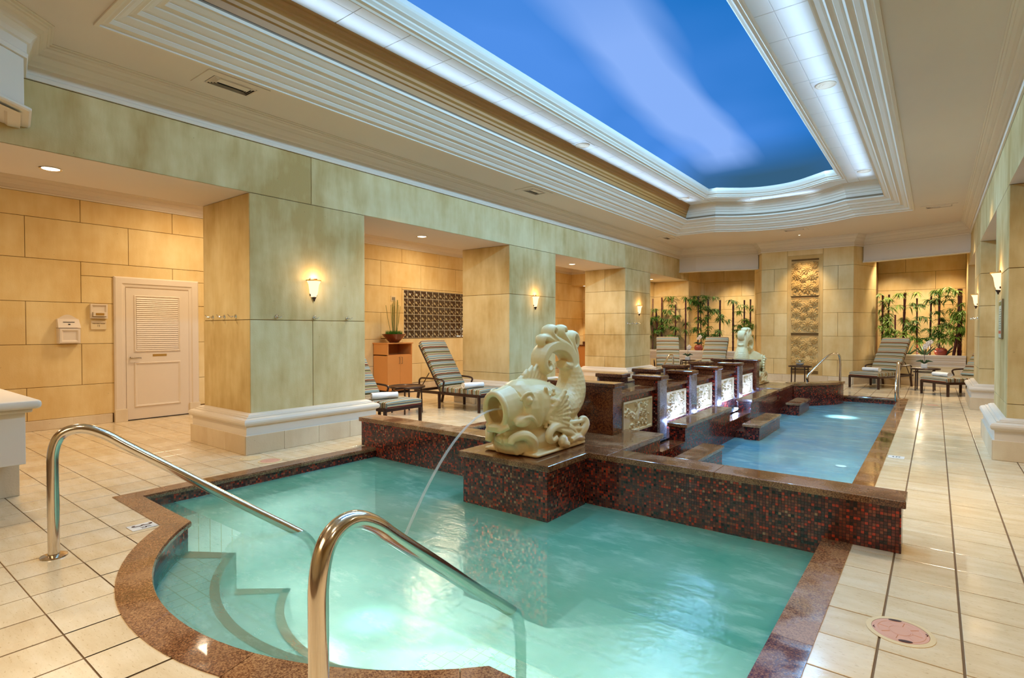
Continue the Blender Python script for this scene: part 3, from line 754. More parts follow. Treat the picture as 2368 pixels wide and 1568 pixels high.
# right arcade beam and outer walls
bm = new(); box(bm, XR + .012, XRB, YN, YF, ZS + .004, ZC); wr = struct(obj('wall_right', bm, 'joint'))
facing(wr, (XR + .012, 0, 0), (0, 1, 0), (0, 0, 1), (-1, 0, 0), [(3.94, 8.76, ZS, ZB), (8.76, 12.73, ZS, ZB), (12.73, 17.25, ZS, ZB)], 'stone')
bm = new(); quad(bm, (XR, YN, ZS), (XRB, YN, ZS), (XRB, 17.25, ZS), (XR, 17.25, ZS)); obj('soffit', bm, 'plaster', wr)
bm = new(); box(bm, XR, XRB, 17.25, YF, 0, ZC); obj('end_pier', bm, 'stone_deep', wr)
bm = new(); box(bm, XRW, XRW + .2, YN, YF, 0, ZA); struct(obj('wall_outer', bm, 'stone_deep'))
bm = new(); box(bm, XBACK, XRW, YN - .2, YN, 0, ZC); struct(obj('wall_near', bm, 'stone_deep'))

# ---- columns
def column(x0, x1, y0, y1, label, faces):
    t = thing('column', label, 'column', ((x0 + x1) / 2, (y0 + y1) / 2, 0), 0, 'square arcade columns'); t['kind'] = 'structure'
    bm = new(); e = .012; box(bm, x0 + e, x1 - e, y0 + e, y1 - e, 0.01, ZS); obj('core', bm, 'joint', t, world=True)
    for o, u, n, rects in faces:
        facing(t, o, u, (0, 0, 1), n, rects, 'stone')
    rc = [(x0, y0), (x1, y0), (x1, y1), (x0, y1)]
    bm = new(); sweep(bm, rc, [(-.115, .0), (-.115, .215), (-.10, .215), (-.10, .315), (-.105, .32), (-.128, .33), (-.138, .35), (-.138, .37), (-.128, .39), (-.10, .402), (-.085, .404), (-.085, .414), (-.06, .416), (-.055, .43), (-.03, .445), (0, .45)], closed=True)
    obj('base_moulding', bm, 'cream', t, world=True)
    for (ax, a0, a1, c, n) in ((1, y0 - .12, y1 + .12, x1 + .115, (1, 0, 0)), (1, y0 - .12, y1 + .12, x0 - .115, (-1, 0, 0)), (0, x0 - .115, x1 + .115, y0 - .115, (0, -1, 0))):
        k = max(2, round((a1 - a0) / .42)); w = (a1 - a0) / k
        for i in range(k):
            o = (c, 0, 0) if ax else (0, c, 0); u = (0, 1, 0) if ax else (1, 0, 0)
            obj('plinth_stone', block_mesh(o, u, (0, 0, 1), n, (a0 + i * w, a0 + (i + 1) * w, 0, .213), t=.008, gap=.0012, ch=.002), 'marble', t, world=True)
    return t
def face_sets(x0, x1, y0, y1, room, side, sgn):
    # sgn +1: room face at x1 (left arcade), -1: room face at x0 (right arcade)
    xr = x1 - .012 if sgn > 0 else x0 + .012
    return [((xr, 0, 0), (0, 1, 0), (sgn, 0, 0), room), ((0, y0 + .012, 0), (1, 0, 0), (0, -1, 0), side)]
c1y = COLS[0]; c2y = COLS[1]; c3y = COLS[2]; z0 = .44
r1 = [(c1y[0], 3.95, z0, 1.52), (3.95, c1y[1], z0, 1.52), (c1y[0], c1y[1], 1.52, ZS)]
s1 = [(XLB, XL, z0, 1.52), (XLB, XL, 1.52, ZS)]
def r2(y0, y1): m = (y0 + y1) / 2; return [(y0, y1, z0, .60), (y0, m, .60, 2.07), (m, y1, .60, 2.07), (y0, y1, 2.07, ZS)]
def s2(a, b): return [(a, b, z0, .60), (a, b, .60, 2.07), (a, b, 2.07, ZS)]
zz = [z0, .72, 1.28, 1.83, 2.40, ZS]
def r3(y0, y1): return rows(y0, y1, zz, 0, [0])
def s3(a, b):
    m = (a + b) / 2; out = []
    for k in range(5):
        if k % 2 == 0: out += [(a, m, zz[k], zz[k + 1]), (m, b, zz[k], zz[k + 1])]
        else: out += [(a, b, zz[k], zz[k + 1])]
    return out
column(XLB, XL, *c1y, 'large nearest left column washed blue-green, beside the white louvred door', face_sets(XLB, XL, *c1y, r1, s1, 1))
column(XLB, XL, *c2y, 'middle left column standing behind the near stone fish', face_sets(XLB, XL, *c2y, r2(*c2y), s2(XLB, XL), 1))
column(XLB, XL, *c3y, 'far left column with many courses of blocks and three small hooks', face_sets(XLB, XL, *c3y, r3(*c3y), s3(XLB, XL), 1))
column(XR, XRB, *c2y, 'near right column at the photo edge with a framed notice on it', face_sets(XR, XRB, *c2y, r2(*c2y), s2(XR, XRB), -1))
column(XR, XRB, *c3y, 'farther right column partly hiding a striped lounger', face_sets(XR, XRB, *c3y, r3(*c3y), s3(XR, XRB), -1))

# ---- far pier with carved panels
pier = thing('wall_pier', 'wide pale stone pier in the far wall with a tall carved panel', 'pier', (-2.78, 16.9, 0))
pier['kind'] = 'structure'
bm = new(); prism(bm, [(-4.28, YF), (-4.28, 17.5), (-3.87, 16.562), (-1.68, 16.562), (-1.27, 17.5), (-1.27, YF)], 0, ZC - .01); obj('core', bm, 'joint', pier, world=True)
zp = [.19, .62, 1.24, 1.86, 2.47, 3.09, ZB + .1]; hole = (-3.22, -2.36, .12, 3.42)
pr_ = []
for k in range(6):
    for a, b in ((-3.88, -3.22), (-2.36, -1.67)):
        m = (a + b) / 2
        if k % 2 == 1 or k == 4: pass
        if k in (0, 2, 4): pr_ += [(a, m, zp[k], zp[k + 1]), (m, b, zp[k], zp[k + 1])]
        else: pr_ += [(a, b, zp[k], zp[k + 1])]
facing(pier, (0, 16.562, 0), (1, 0, 0), (0, 0, 1), (0, -1, 0), pr_ + [(-3.22, -2.36, 3.42, ZB + .1)], 'stone_deep')
for a, b in (((-4.30, 17.5), (-3.88, 16.55)), ((-1.67, 16.55), (-1.25, 17.5))):
    d = Vector((b[0] - a[0], b[1] - a[1], 0)); L = d.length; d.normalize(); n = Vector((d.y, -d.x, 0))
    facing(pier, Vector((*a, 0)) - n * .012, d, (0, 0, 1), n, [(0, L, zp[k], zp[k + 1]) for k in range(6)], 'stone_deep')
for a, b in (((-4.30, 17.5), (-3.88, 16.55)), ((-3.88, 16.55), (-1.67, 16.55)), ((-1.67, 16.55), (-1.25, 17.5))):
    d = Vector((b[0] - a[0], b[1] - a[1], 0)); L = d.length; d.normalize(); n = Vector((d.y, -d.x, 0)); k = max(2, round(L / .55))
    for i in range(k): obj('skirting_stone', block_mesh(Vector((*a, 0)), d, (0, 0, 1), n, (L * i / k, L * (i + 1) / k, 0, .19), t=.02, gap=.001, ch=.003), 'marble', pier, world=True)
bm = new(); rc = [(-3.22, .12), (-2.36, .12), (-2.36, 3.42), (-3.22, 3.42)]
def frame_xz(bm, x0, x1, z0, z1, y, w, d, n=3):
    # stepped picture frame on a wall facing -Y
    prof = [(0, 0), (0, d), (w * .35, d), (w * .45, d * .6), (w * .8, d * .6), (w, .0)]
    rings = [[bm.verts.new((x0 + o, y - h, z0 + o)), bm.verts.new((x1 - o, y - h, z0 + o)), bm.verts.new((x1 - o, y - h, z1 - o)), bm.verts.new((x0 + o, y - h, z1 - o))] for o, h in [(p[0], p[1]) for p in prof]]
    for A, B in zip(rings, rings[1:]):
        for k in range(4): j = (k + 1) % 4; bm.faces.new((A[k], A[j], B[j], B[k]))
PANZ = [(2.36, 3.24), (1.36, 2.24), (0.34, 1.22)]
frame_xz(bm, -3.22, -2.36, .12, 3.42, 16.562, .10, .010)
for a, b in PANZ: frame_xz(bm, -3.14, -2.44, a - .03, b + .03, 16.56, .03, .014)
obj('panel_frame', bm, 'relief', pier, world=True)
def relief(wd, ht, nx, ny, seed, kind):
    rng = np.random.RandomState(seed); X, Z = np.meshgrid(np.linspace(-wd / 2, wd / 2, nx), np.linspace(0, ht, ny)); H = np.zeros_like(X)
    def petal(cx, cz, ang, ln, wi, h):
        nonlocal H
        ca, sa = math.cos(ang), math.sin(ang); mx, mz = cx + ca * ln / 2, cz + sa * ln / 2
        u = ((X - mx) * ca + (Z - mz) * sa) / (ln / 2); v = (-(X - mx) * sa + (Z - mz) * ca) / (wi / 2)
        q = 1 - u * u - v * v; H = np.maximum(H, np.where(q > 0, h * (0.45 + .55 * np.sqrt(np.clip(q, 0, 1))) * (1 + .25 * u) - .25 * h * np.abs(v) * 0, 0))
    if kind == 'lotus':
        for (cx, cz, s) in ((-.18, .80, .8), (.05, .68, 1.0), (.22, .78, .7), (-.2, .52, .8), (.18, .50, .9), (-.02, .42, .7), (.08, .20, 1.15), (-.2, .22, .8), (.25, .18, .7)):
            for r, n, hh in ((.135, 11, .030), (.10, 9, .044), (.065, 8, .058), (.035, 5, .070)):
                a0 = rng.rand() * 6
                for k in range(n): petal(cx, cz, a0 + 2 * PI * k / n, r * s * (1 + .2 * rng.rand()), r * s * .46, hh)
        for k in range(70):
            petal(rng.uniform(-wd / 2, wd / 2 - .05), rng.uniform(.02, ht - .05), rng.uniform(0, 2 * PI), rng.uniform(.07, .15), rng.uniform(.025, .05), rng.uniform(.018, .036))
    else:
        for k in range(16):
            cx, cz, rr, a0 = rng.uniform(-wd / 2 + .05, wd / 2 - .05), rng.uniform(.05, ht - .05), rng.uniform(.02, .05), rng.rand() * 6
            for j in range(9): petal(cx + rr * (1 - j / 12) * math.cos(a0 + j * .6), cz + rr * (1 - j / 12) * math.sin(a0 + j * .6), a0 + j * .6 + PI / 2, .035, .014, .020)
        for k in range(7): petal(rng.uniform(-.08, .02), rng.uniform(.08, ht * .7), rng.uniform(.9, 2.2), .12, .035, .026)
        for k in range(16): petal(rng.uniform(-wd / 2, wd / 2 - .03), rng.uniform(.02, ht - .04), rng.uniform(0, 6.28), .05, .014, .016)
        bw = .022; edge = np.minimum(np.minimum(X + wd / 2, wd / 2 - X), np.minimum(Z, ht - Z))
        H = np.where(edge < bw, .016, H)
    return X, Z, H
def relief_bm(wd, ht, nx, ny, seed, kind, base, axis):
    X, Z, H = relief(wd, ht, nx, ny, seed, kind); bm = new(); g = []
    for j in range(ny):
        row = []
        for i in range(nx):
            h = base + float(H[j, i])
            row.append(bm.verts.new((float(X[j, i]), -h, float(Z[j, i])) if axis == 'y' else (h, float(X[j, i]), float(Z[j, i]))))
        g.append(row)
    for j in range(ny - 1):
        for i in range(nx - 1): bm.faces.new((g[j][i], g[j][i + 1], g[j + 1][i + 1], g[j + 1][i]))
    B = []
    for r in ([g[0][i] for i in range(nx)], [g[j][-1] for j in range(ny)], [g[-1][i] for i in reversed(range(nx))], [g[j][0] for j in reversed(range(ny))]):
        lo = [bm.verts.new((v.co.x, 0, v.co.z) if axis == 'y' else (0, v.co.y, v.co.z)) for v in r]
        for k in range(len(r) - 1): bm.faces.new((r[k], lo[k], lo[k + 1], r[k + 1]))
    return bm
lot = None
for a, b in PANZ:
    if lot is None:
        lot = obj('carved_panel', relief_bm(.64, .88, 84, 112, 3, 'lotus', .004, 'y'), 'relief', pier, smooth=True); o = lot
    else: o = bpy.data.objects.new('carved_panel', lot.data); COL.objects.link(o); o.parent = pier
    o.location = Vector((-2.79, 16.56, a)) - pier.location

# ================================================================== POOL STRUCTURES
def slab_with_nose(x0, x1, y0, y1, z0, z1):
    b = new(); box(b, x0, x1, y0, y1, z0, z1, 0.006, 2); return b
def mosaic_box(name, parent, x0, x1, y0, y1, z0, z1, mat='mosaic'):
    b = new(); box(b, x0, x1, y0, y1, z0, z1); boxuv(b); return obj(name, b, mat, parent, world=True, recalc=False)
# divider wall between spa and plunge pool
dv = thing('divider_wall', 'low red mosaic wall with brown granite top between spa and blue pool', 'wall', (-2.85, 4.3, 0))
mosaic_box('body', dv, -5.545, -0.155, DY0, DY1, -0.95, 0.29)
for a, b in ((-5.57, -3.80), (-3.80, -2.19), (-2.19, -1.30), (-1.30, -0.13)):
    obj('granite_slab', slab_with_nose(a, b - .001, 4.165, 4.44, 0.29, 0.34), 'granite', dv, world=True)
# pedestal for the near fish, with the platform running back to the fountain
fp = thing('fish_pedestal', 'mosaic pedestal with polished granite top carrying the near fish', 'pedestal', (-2.85, 3.85, 0))
mosaic_box('body', fp, -3.29, -2.40, 3.57, 4.163, -0.95, 0.29)
obj('granite_slab', slab_with_nose(-3.32, -2.37, 3.54, 4.164, 0.29, 0.34), 'granite', fp, world=True)
# raised platform under the far fish, with curved return walls
rp = thing('raised_platform', 'mosaic platform with curved walls at the far end of the pool', 'platform', (-2.85, 12.0, 0))
CXM = -2.96
def mx(x): return 2 * CXM - x
mosaic_box('body', rp, -3.69, -2.23, 10.83, 12.10, -1.0, 0.295)
obj('granite_slab', slab_with_nose(-3.72, -2.20, 10.83, 12.12, 0.295, 0.34), 'granite', rp, world=True)
cw = [(-2.22, 12.08), (-1.86, 12.46)] + [(-1.86 + .36 * t + .09 * math.sin(PI * t), 12.46 + .82 * t) for t in (.15, .3, .45, .6, .75, .9, 1.0)]
for m in (False, True):
    p = [(mx(x) if m else x, y) for x, y in cw]
    if m: p = p[::-1]
    b = new(); sweep(b, p, [(0, -1.0), (0, .295)], uv=True); sweep(b, p, [(.22, .295), (.22, -1.0)], uv=True)
    for e in (0, -1):
        ms = mitre(p, False)[e]; q = p[e]; L_ = b.loops.layers.uv.verify()
        f = quad(b, (q[0], q[1], -1), (q[0] + ms.x * .22, q[1] + ms.y * .22, -1), (q[0] + ms.x * .22, q[1] + ms.y * .22, .295), (q[0], q[1], .295))
        for lp, uvv in zip(f.loops, ((0, 0), (.22, 0), (.22, 1.3), (0, 1.3))): lp[L_].uv = uvv
    obj('curved_wall', b, 'mosaic', rp, world=True)
    b = new(); sweep(b, p, [(-.03, .295), (-.03, .34), (.25, .34), (.25, .295), (-.03, .295)]); obj('curved_coping', b, 'granite', rp, world=True)

# ---- the fountain: a raised channel with carved panels, pilasters and troughs
ft = thing('fountain', 'long raised granite fountain with lit carved panels down the pool middle', 'fountain', (CXM, 7.9, 0))
PIL = [6.15, 7.20, 8.28, 9.43]; PW = 0.205
mosaic_box('platform', ft, -3.70, -2.23, 4.442, 5.39, -0.95, 0.29)
obj('platform_slab', slab_with_nose(-3.73, -2.195, 4.441, 5.41, 0.29, 0.34), 'granite', ft, world=True)
mosaic_box('core', ft, mx(-2.62), -2.62, 5.19, 10.62, -0.95, 0.70)
for s in (0, 1):
    F = (lambda x: x) if s == 0 else mx
    def bx(name, xa, xb, y0, y1, z0, z1, mat, bev=.004):
        x0, x1 = sorted((F(xa), F(xb))); b = new(); box(b, x0, x1, y0, y1, z0, z1, bev, 1); return obj(name, b, mat, ft, world=True)
    def mbx(name, xa, xb, y0, y1, z0, z1):
        x0, x1 = sorted((F(xa), F(xb))); return mosaic_box(name, ft, x0, x1, y0, y1, z0, z1)
    # channel rim slabs
    ys = [5.20] + [p + PW / 2 for p in PIL] + [10.60]
    for a, b_ in zip(ys, ys[1:]): bx('rim_slab', -2.78, -2.585, a + .001, b_ - .001, .70, .74, 'granite_dark')
    for p in PIL:
        mbx('pilaster_side', -2.62, -2.575, p - .0, p + PW, -.2, .80)
        bx('pilaster', -2.576, -2.545, p - .004, p + PW + .004, -.2, .81, 'granite_steel')
        bx('pilaster_block', -2.87, -2.575, p + .004, p + PW - .004, .74, .812, 'granite_dark')
        bx('pilaster_cap', -2.895, -2.525, p - .02, p + PW + .02, .812, .86, 'granite_dark', .008)
    # trough in front of the panels, with notched outer wall
    for k, (a, b_, zt) in enumerate(((5.41, 6.10, .13), (6.10, 7.80, .295), (7.80, 8.89, .13), (8.89, 10.66, .295), (10.66, 10.83, .13))):
        mbx('trough_wall', -2.41, -2.225, a, b_, -1.0, zt)
        if zt > .2: bx('trough_slab', -2.43, -2.20, a - .012, b_ + .012, .295, .34, 'granite', .006)
        else: bx('spill_lip', -2.41, -2.22, a + .013, b_ - .013, .13, .145, 'granite_dark', .003)
    mbx('trough_floor', -2.62, -2.41, 5.39, 10.83, -.95, .06)
    b = new(); x0, x1 = sorted((F(-2.62), F(-2.41))); quad(b, (x0, 5.39, .165), (x1, 5.39, .165), (x1, 10.83, .165), (x0, 10.83, .165)); obj('trough_water', b, 'water_trough', ft, world=True)
b = new(); quad(b, (mx(-2.78), 5.2, .725), (-2.78, 5.2, .725), (-2.78, 10.6, .725), (mx(-2.78), 10.6, .725)); obj('channel_water', b, 'water_trough', ft, world=True)
for k, (a, c) in enumerate(((4.98, 5.20), (10.60, 10.82))):
    b = new(); box(b, mx(-2.56), -2.56, a + .01, c - .01, .34 if k == 0 else .0, .82, .003); obj('end_wall', b, 'granite_dark', ft, world=True)
    b = new(); box(b, mx(-2.535), -2.535, a - .01, c + .01, .815, .86, .010, 2); obj('end_cap', b, 'granite_dark', ft, world=True)
bays = [(5.20, 6.15), (6.355, 7.20), (7.405, 8.28), (8.485, 9.43), (9.635, 10.60)]
proto = []
for i, (a, c) in enumerate(bays):
    for s in (0, 1):
        if s == 0:
            o = obj('carved_panel', relief_bm(.74, .35, 64, 34, 20 + i, 'fig', .004, 'x'), 'relief_pale', ft, smooth=True); proto.append(o)
        else:
            o = bpy.data.objects.new('carved_panel', proto[-1].data); COL.objects.link(o); o.parent = ft; o.scale = (-1, 1, 1)
        o.location = Vector((-2.62 if s == 0 else mx(-2.62), (a + c) / 2 + .01, .285)) - ft.location
for y in (6.78, 7.86, 8.95, 10.1):
    b = new(); x = -2.455 if y != 8.82 else -2.33
    lathe(b, [(0, .012), (.028, .012), (.034, .006), (.034, 0)], 16, (x, y, .175 if y != 8.82 else .15)); obj('trough_lamp', b, 'icelamp', ft, world=True)
# seats standing in the pool against the trough
seat = thing('pool_seat', 'x', 'seat', (-1.99, 8.62, 0), 0, 'mosaic seats in the blue pool')
def make_seat(y0, y1, lab):
    t = thing('pool_seat', lab, 'seat', (-1.99, (y0 + y1) / 2, 0), 0, 'mosaic seats in the blue pool')
    mosaic_box('body', t, -2.09, -1.89, y0 + .02, y1 - .02, -1.0, .062)
    obj('granite_top', slab_with_nose(-2.11, -1.87, y0, y1, .062, .10), 'granite', t, world=True)
    mosaic_box('shelf', t, -2.224, -2.091, y0 + .08, y1 + .1, -1.0, -.02)
    return t
bpy.data.objects.remove(seat)
make_seat(5.44, 6.36, 'nearest mosaic block seat, its wet granite top reflecting light')
make_seat(7.98, 9.27, 'middle mosaic block seat beside the long blue pool water')
make_seat(10.77, 11.77, 'farthest and smallest mosaic block seat near the curved wall')

# ---- water
def water(name, loop, z, mat, label):
    b = new(); fill(b, [loop], z); o = obj(name, b, mat, recalc=False); o['kind'] = 'stuff'; return tag(o, label, 'water')
water('spa_water', spa, ZW, 'water_spa', 'turquoise spa water with foam and a bright underwater light')
water('pool_water', plunge, ZW - .001, 'water_pool', 'milky blue plunge pool water beyond the divider wall')
# underwater lamps
for loc, lab in (((-2.32, 1.80, -.498), 'round lamp glowing under the spa water'), ((-1.28, 11.1, -.995), 'round lamp glowing under the far end of the blue pool')):
    t = thing('underwater_lamp', lab, 'lamp', loc)
    b = new(); lathe(b, [(.10, 0), (.11, .015), (.085, .022), (.085, .016)], 24); obj('rim', b, 'chrome', t)
    b = new(); lathe(b, [(0, .02), (.05, .019), (.085, .016)], 24); obj('lens', b, 'icelamp', t)

# ---- steel grab rails
def smoothpath(pts, it=3):
    p = [Vector(q) for q in pts]
    for _ in range(it):
        q = [p[0]]
        for a, b in zip(p, p[1:]): q += [a.lerp(b, .25), a.lerp(b, .75)]
        p = q + [p[-1]]
    return p
def rail(name_label, p0, p1, prof, r=.031, flange=True, fl2=None, group='steel grab rails'):
    d = Vector((p1[0] - p0[0], p1[1] - p0[1])); d.normalize()
    t = thing('grab_rail', name_label, 'handrail', (p0[0], p0[1], 0), 0, group)
    pts = smoothpath([(d.x * s, d.y * s, z) for s, z in prof], 4)
    b = new(); tube(b, pts, r, 16); obj('bar', b, 'steel', t, smooth=True)
    if flange:
        z = prof[0][1]
        b = new(); lathe(b, [(r, .016), (r + .012, .016), (r + .038, .008), (r + .040, .0)], 24, (0, 0, z)); obj('flange', b, 'steel', t, smooth=True)
    return t
pa = [(0, 0), (0, .55), (0, .66), (.035, .76), (.16, .775), (.26, .735), (.5, .525), (1.0, .185), (1.43, -.125), (1.56, -.22), (1.60, -.45), (1.60, -.9)]
pa = [(0, 0), (0, .3), (0, .52), (0, .66), (.04, .765), (.15, .79), (.27, .73), (.36, .655), (.7, .41), (1.0, .185), (1.40, -.10), (1.52, -.19), (1.56, -.35), (1.56, -.6), (1.56, -.93)]
rail('left curved steel grab rail entering the spa beside the depth plate', (-4.31, .95), (-3.78, 2.31), pa)
rail('right foreground steel grab rail cut off by the bottom of the photo', (-1.47, .95), (-1.79, 2.28), pa)
rail('steel grab rail at the far right corner of the blue pool', (-.58, 13.75), (-.60, 13.0), [(0, 0), (0, .3), (0, .6), (.03, .72), (.12, .76), (.22, .72), (.5, .45), (.62, .3), (.66, .15), (.60, .03), (.52, .012)], .024)
rail('steel grab rail standing behind the curved mosaic wall', (-1.62, 13.76), (-2.45, 12.78), [(0, 0), (0, .4), (0, .75), (.03, .88), (.14, .90), (.3, .86), (.55, .66), (.78, .47), (.84, .38), (.80, .28), (.70, .24)], .024)
rail('small steel grab rail seen behind the fountain by the far loungers', (-5.4, 13.9), (-5.4, 12.6), [(0, 0), (0, .4), (0, .65), (.04, .76), (.2, .78), (.34, .72), (.7, .46), (1.1, .18), (1.3, .03), (1.4, -.08)], .024)

# ================================================================== STONE FISH
def spiral(cy, cz, r0, r1, a0, a1, n=14):
    out = []
    for k in range(n + 1):
        f = k / n; a = math.radians(a0 + (a1 - a0) * f); r = r0 + (r1 - r0) * f
        out.append((0, cy + r * math.cos(a), cz + r * math.sin(a)))
    return out
def fish_mesh():
    b = new()
    def ell(c, s, rot=(0, 0, 0), seg=16):
        r = bmesh.ops.create_uvsphere(b, u_segments=seg, v_segments=seg // 2 + 2, radius=1.0)
        m = Matrix.Translation(c) @ Matrix.Rotation(rot[2], 4, 'Z') @ Matrix.Rotation(rot[1], 4, 'Y') @ Matrix.Rotation(rot[0], 4, 'X') @ Matrix.Diagonal((*s, 1))
        bmesh.ops.transform(b, matrix=m, verts=r['verts'])
    # body along y,z with lateral radius flattening: tube's first axis is x (up hint)
    body = [(-.40, .40, .17), (-.34, .40, .215), (-.22, .40, .235), (-.06, .385, .24), (.08, .37, .225), (.20, .345, .20), (.32, .32, .178), (.44, .33, .168), (.54, .385, .162), (.595, .47, .155), (.605, .56, .138), (.59, .64, .118), (.56, .71, .10)]
    tube(b, smoothpath([(0, y, z) for y, z, r in body], 1), [body[0][2]] + [x for a, c in zip(body, body[1:]) for x in (a[2] * .75 + c[2] * .25, a[2] * .25 + c[2] * .75)] + [body[-1][2]], 20, flat=1.0, up=(1, 0, 0))
    # head: brow, cheeks, gill plate
    ell((0, -.27, .41), (.205, .19, .225))
    for s in (-1, 1):
        ell((s * .14, -.40, .30), (.055, .10, .055)); ell((s * .18, -.22, .39), (.052, .085, .165), (0, 0, s * .15))
        for k in range(7): a = -1.1 + k * .36; tube(b, [(s * .235, -.15 + .01 * k, .40 + .15 * math.sin(a)), (s * .245, -.09 + .03 * math.cos(a), .40 + .17 * math.sin(a))], .017, 6)
        # eye: socket ring, ball, pupil
        ex, ey, ez = .196, -.385, .475
        tube(b, [(s * (ex - .012 + .008 * math.cos(t)), ey + .052 * math.cos(t), ez + .052 * math.sin(t)) for t in [2 * PI * k / 16 for k in range(17)]], .011, 6)
        ell((s * (ex - .005), ey, ez), (.034, .036, .036)); ell((s * (ex + .030), ey - .004, ez), (.010, .013, .013))
        tube(b, smoothpath([(s * (ex - .03), ey - .08, ez + .0), (s * (ex - .01), ey - .045, ez + .060), (s * ex, ey + .03, ez + .068), (s * (ex - .01), ey + .085, ez + .01)], 2), .013, 8)
        tube(b, smoothpath([(s * .14, -.50, .28), (s * .18, -.43, .335), (s * .20, -.35, .335), (s * .19, -.26, .26)], 2), .015, 8)
        tube(b, [(s * .20, -.16 + .05 * math.cos(a), .39 + .18 * math.sin(a)) for a in [-1.4 + .28 * k for k in range(11)]], .016, 6)
    # gaping mouth: big lip ring, flared cup
    ring = []
    for k in range(25):
        t = 2 * PI * k / 24; ring.append((.106 * math.sin(t), 0, .395 + .145 * math.cos(t)))
    ring = [(x, -.61 + (.395 + .145 - z) * .16, z) for x, y, z in ring]
    tube(b, ring, .026, 8, cap=False)
    cup = []
    for f, sc in ((0, 1.0), (.5, .93), (1, .80)):
        cup.append([b.verts.new((.106 * sc * math.sin(2 * PI * k / 24), -.61 + (.145 - .145 * math.cos(2 * PI * k / 24)) * .16 + .17 * f, .395 + .145 * sc * math.cos(2 * PI * k / 24))) for k in range(24)])
    cup2 = [[b.verts.new((v.co.x * q, v.co.y + .012, .395 + (v.co.z - .395) * q)) for v in r] for r, q in zip(cup, (1.16, 1.36, 1.75))]
    for C in (cup, cup2):
        for A, B in zip(C, C[1:]):
            for k in range(24): b.faces.new((A[k], A[(k + 1) % 24], B[(k + 1) % 24], B[k]))
    for k in range(24):
        b.faces.new((cup[0][k], cup2[0][k], cup2[0][(k + 1) % 24], cup[0][(k + 1) % 24])); b.faces.new((cup[2][k], cup2[2][k], cup2[2][(k + 1) % 24], cup[2][(k + 1) % 24]))
    ell((0, -.53, .265), (.09, .12, .03)); tube(b, [(-.11, -.55, .27), (-.06, -.60, .235), (0, -.615, .245), (.06, -.60, .235), (.11, -.55, .27)], .026, 8)
    tube(b, [(0, -.44, .41), (0, -.52, .415)], .022, 8)
    # dorsal fin: fan of ribs with a serrated tail
    for k in range(9):
        f = k / 8; y0 = -.27 + .34 * f; z0 = .60 - .02 * f
        L = (.08, .15, .20, .22, .22, .20, .17, .14, .10)[k]; a = math.radians(66 - 40 * f)
        tube(b, [(0, y0, z0 - .05), (0, y0 + L * .6 * math.cos(a), z0 - .01 + L * .6 * math.sin(a)), (0, y0 + L * math.cos(a) + .01, z0 - .01 + L * math.sin(a) * .95)], [.032, .028, .012], 8, up=(1, 0, 0))
    for k in range(4): tube(b, [(0, .17 + .055 * k, .53 - .03 * k), (0, .215 + .055 * k, .575 - .035 * k)], [.028, .010], 8, up=(1, 0, 0))
    # pectoral fins
    for s in (-1, 1):
        for k in range(7):
            a = math.radians(50 - 11 * k); L = .31 - .008 * k
            tube(b, [(s * .20, -.16, .30), (s * .265, -.16 + L * .55 * math.cos(a), .30 + L * .55 * math.sin(a)), (s * .285, -.16 + L * math.cos(a), .29 + L * math.sin(a))], [.026, .030, .022], 8, up=(1, 0, 0))
        for k in range(5):
            a = math.radians(-8 - 13 * k); L = .40
            tube(b, [(s * .17, -.02, .24), (s * .25, -.02 + L * .5 * math.cos(a), .24 + L * .5 * math.sin(a)), (s * .27, -.02 + L * math.cos(a), .26 + L * .8 * math.sin(a))], [.024, .032, .018], 8, up=(1, 0, 0))
    # tail flukes: slabs drawn as flattened spiral tubes (wide across x)
    def fluke(pts, rs, wx=1.9):
        P = smoothpath(pts, 2); n = len(P); R = [rs[0] + (rs[1] - rs[0]) * (i / (n - 1)) for i in range(n)]
        k0 = len(b.verts); tube(b, P, R, 10, up=(1, 0, 0)); b.verts.ensure_lookup_table()
        for v in list(b.verts)[k0:]: v.co.x = max(-.085, min(.085, v.co.x * wx))
    fluke([(0, .57, .68), (0, .55, .79), (0, .45, .88), (0, .30, .915), (0, .14, .90), (0, .055, .83), (0, .045, .745), (0, .10, .685), (0, .17, .695), (0, .19, .745), (0, .145, .765)], (.085, .026))
    fluke([(0, .58, .68), (0, .52, .84), (0, .38, .93), (0, .25, .97), (0, .175, 1.02), (0, .19, 1.08), (0, .26, 1.085), (0, .28, 1.03), (0, .245, 1.01)], (.060, .024))
    fluke([(0, .26, .94), (0, .15, .985), (0, .08, 1.0), (0, .055, .955), (0, .085, .93)], (.045, .022))
    fluke([(0, .58, .70), (0, .53, .87), (0, .43, .97), (0, .36, 1.03), (0, .375, 1.085), (0, .44, 1.08), (0, .45, 1.04)], (.055, .026))
    fluke([(0, .60, .68), (0, .60, .82), (0, .545, .92), (0, .53, .99), (0, .58, 1.03), (0, .645, 1.0), (0, .66, .93), (0, .63, .88), (0, .595, .905)], (.055, .028))
    fluke([(0, .54, .72), (0, .46, .715), (0, .41, .735)], (.055, .040)); fluke([(0, .60, .74), (0, .66, .79)], (.04, .025))
    # base: mound and breaking waves
    b2 = new(); box(b, -.29, .29, -.40, .40, 0, .035, .02, 2); b2.free()
    ell((0, .02, .10), (.25, .42, .16)); ell((0, -.32, .10), (.20, .16, .15)); ell((0, .28, .12), (.20, .24, .20)); ell((0, .45, .12), (.17, .16, .22))
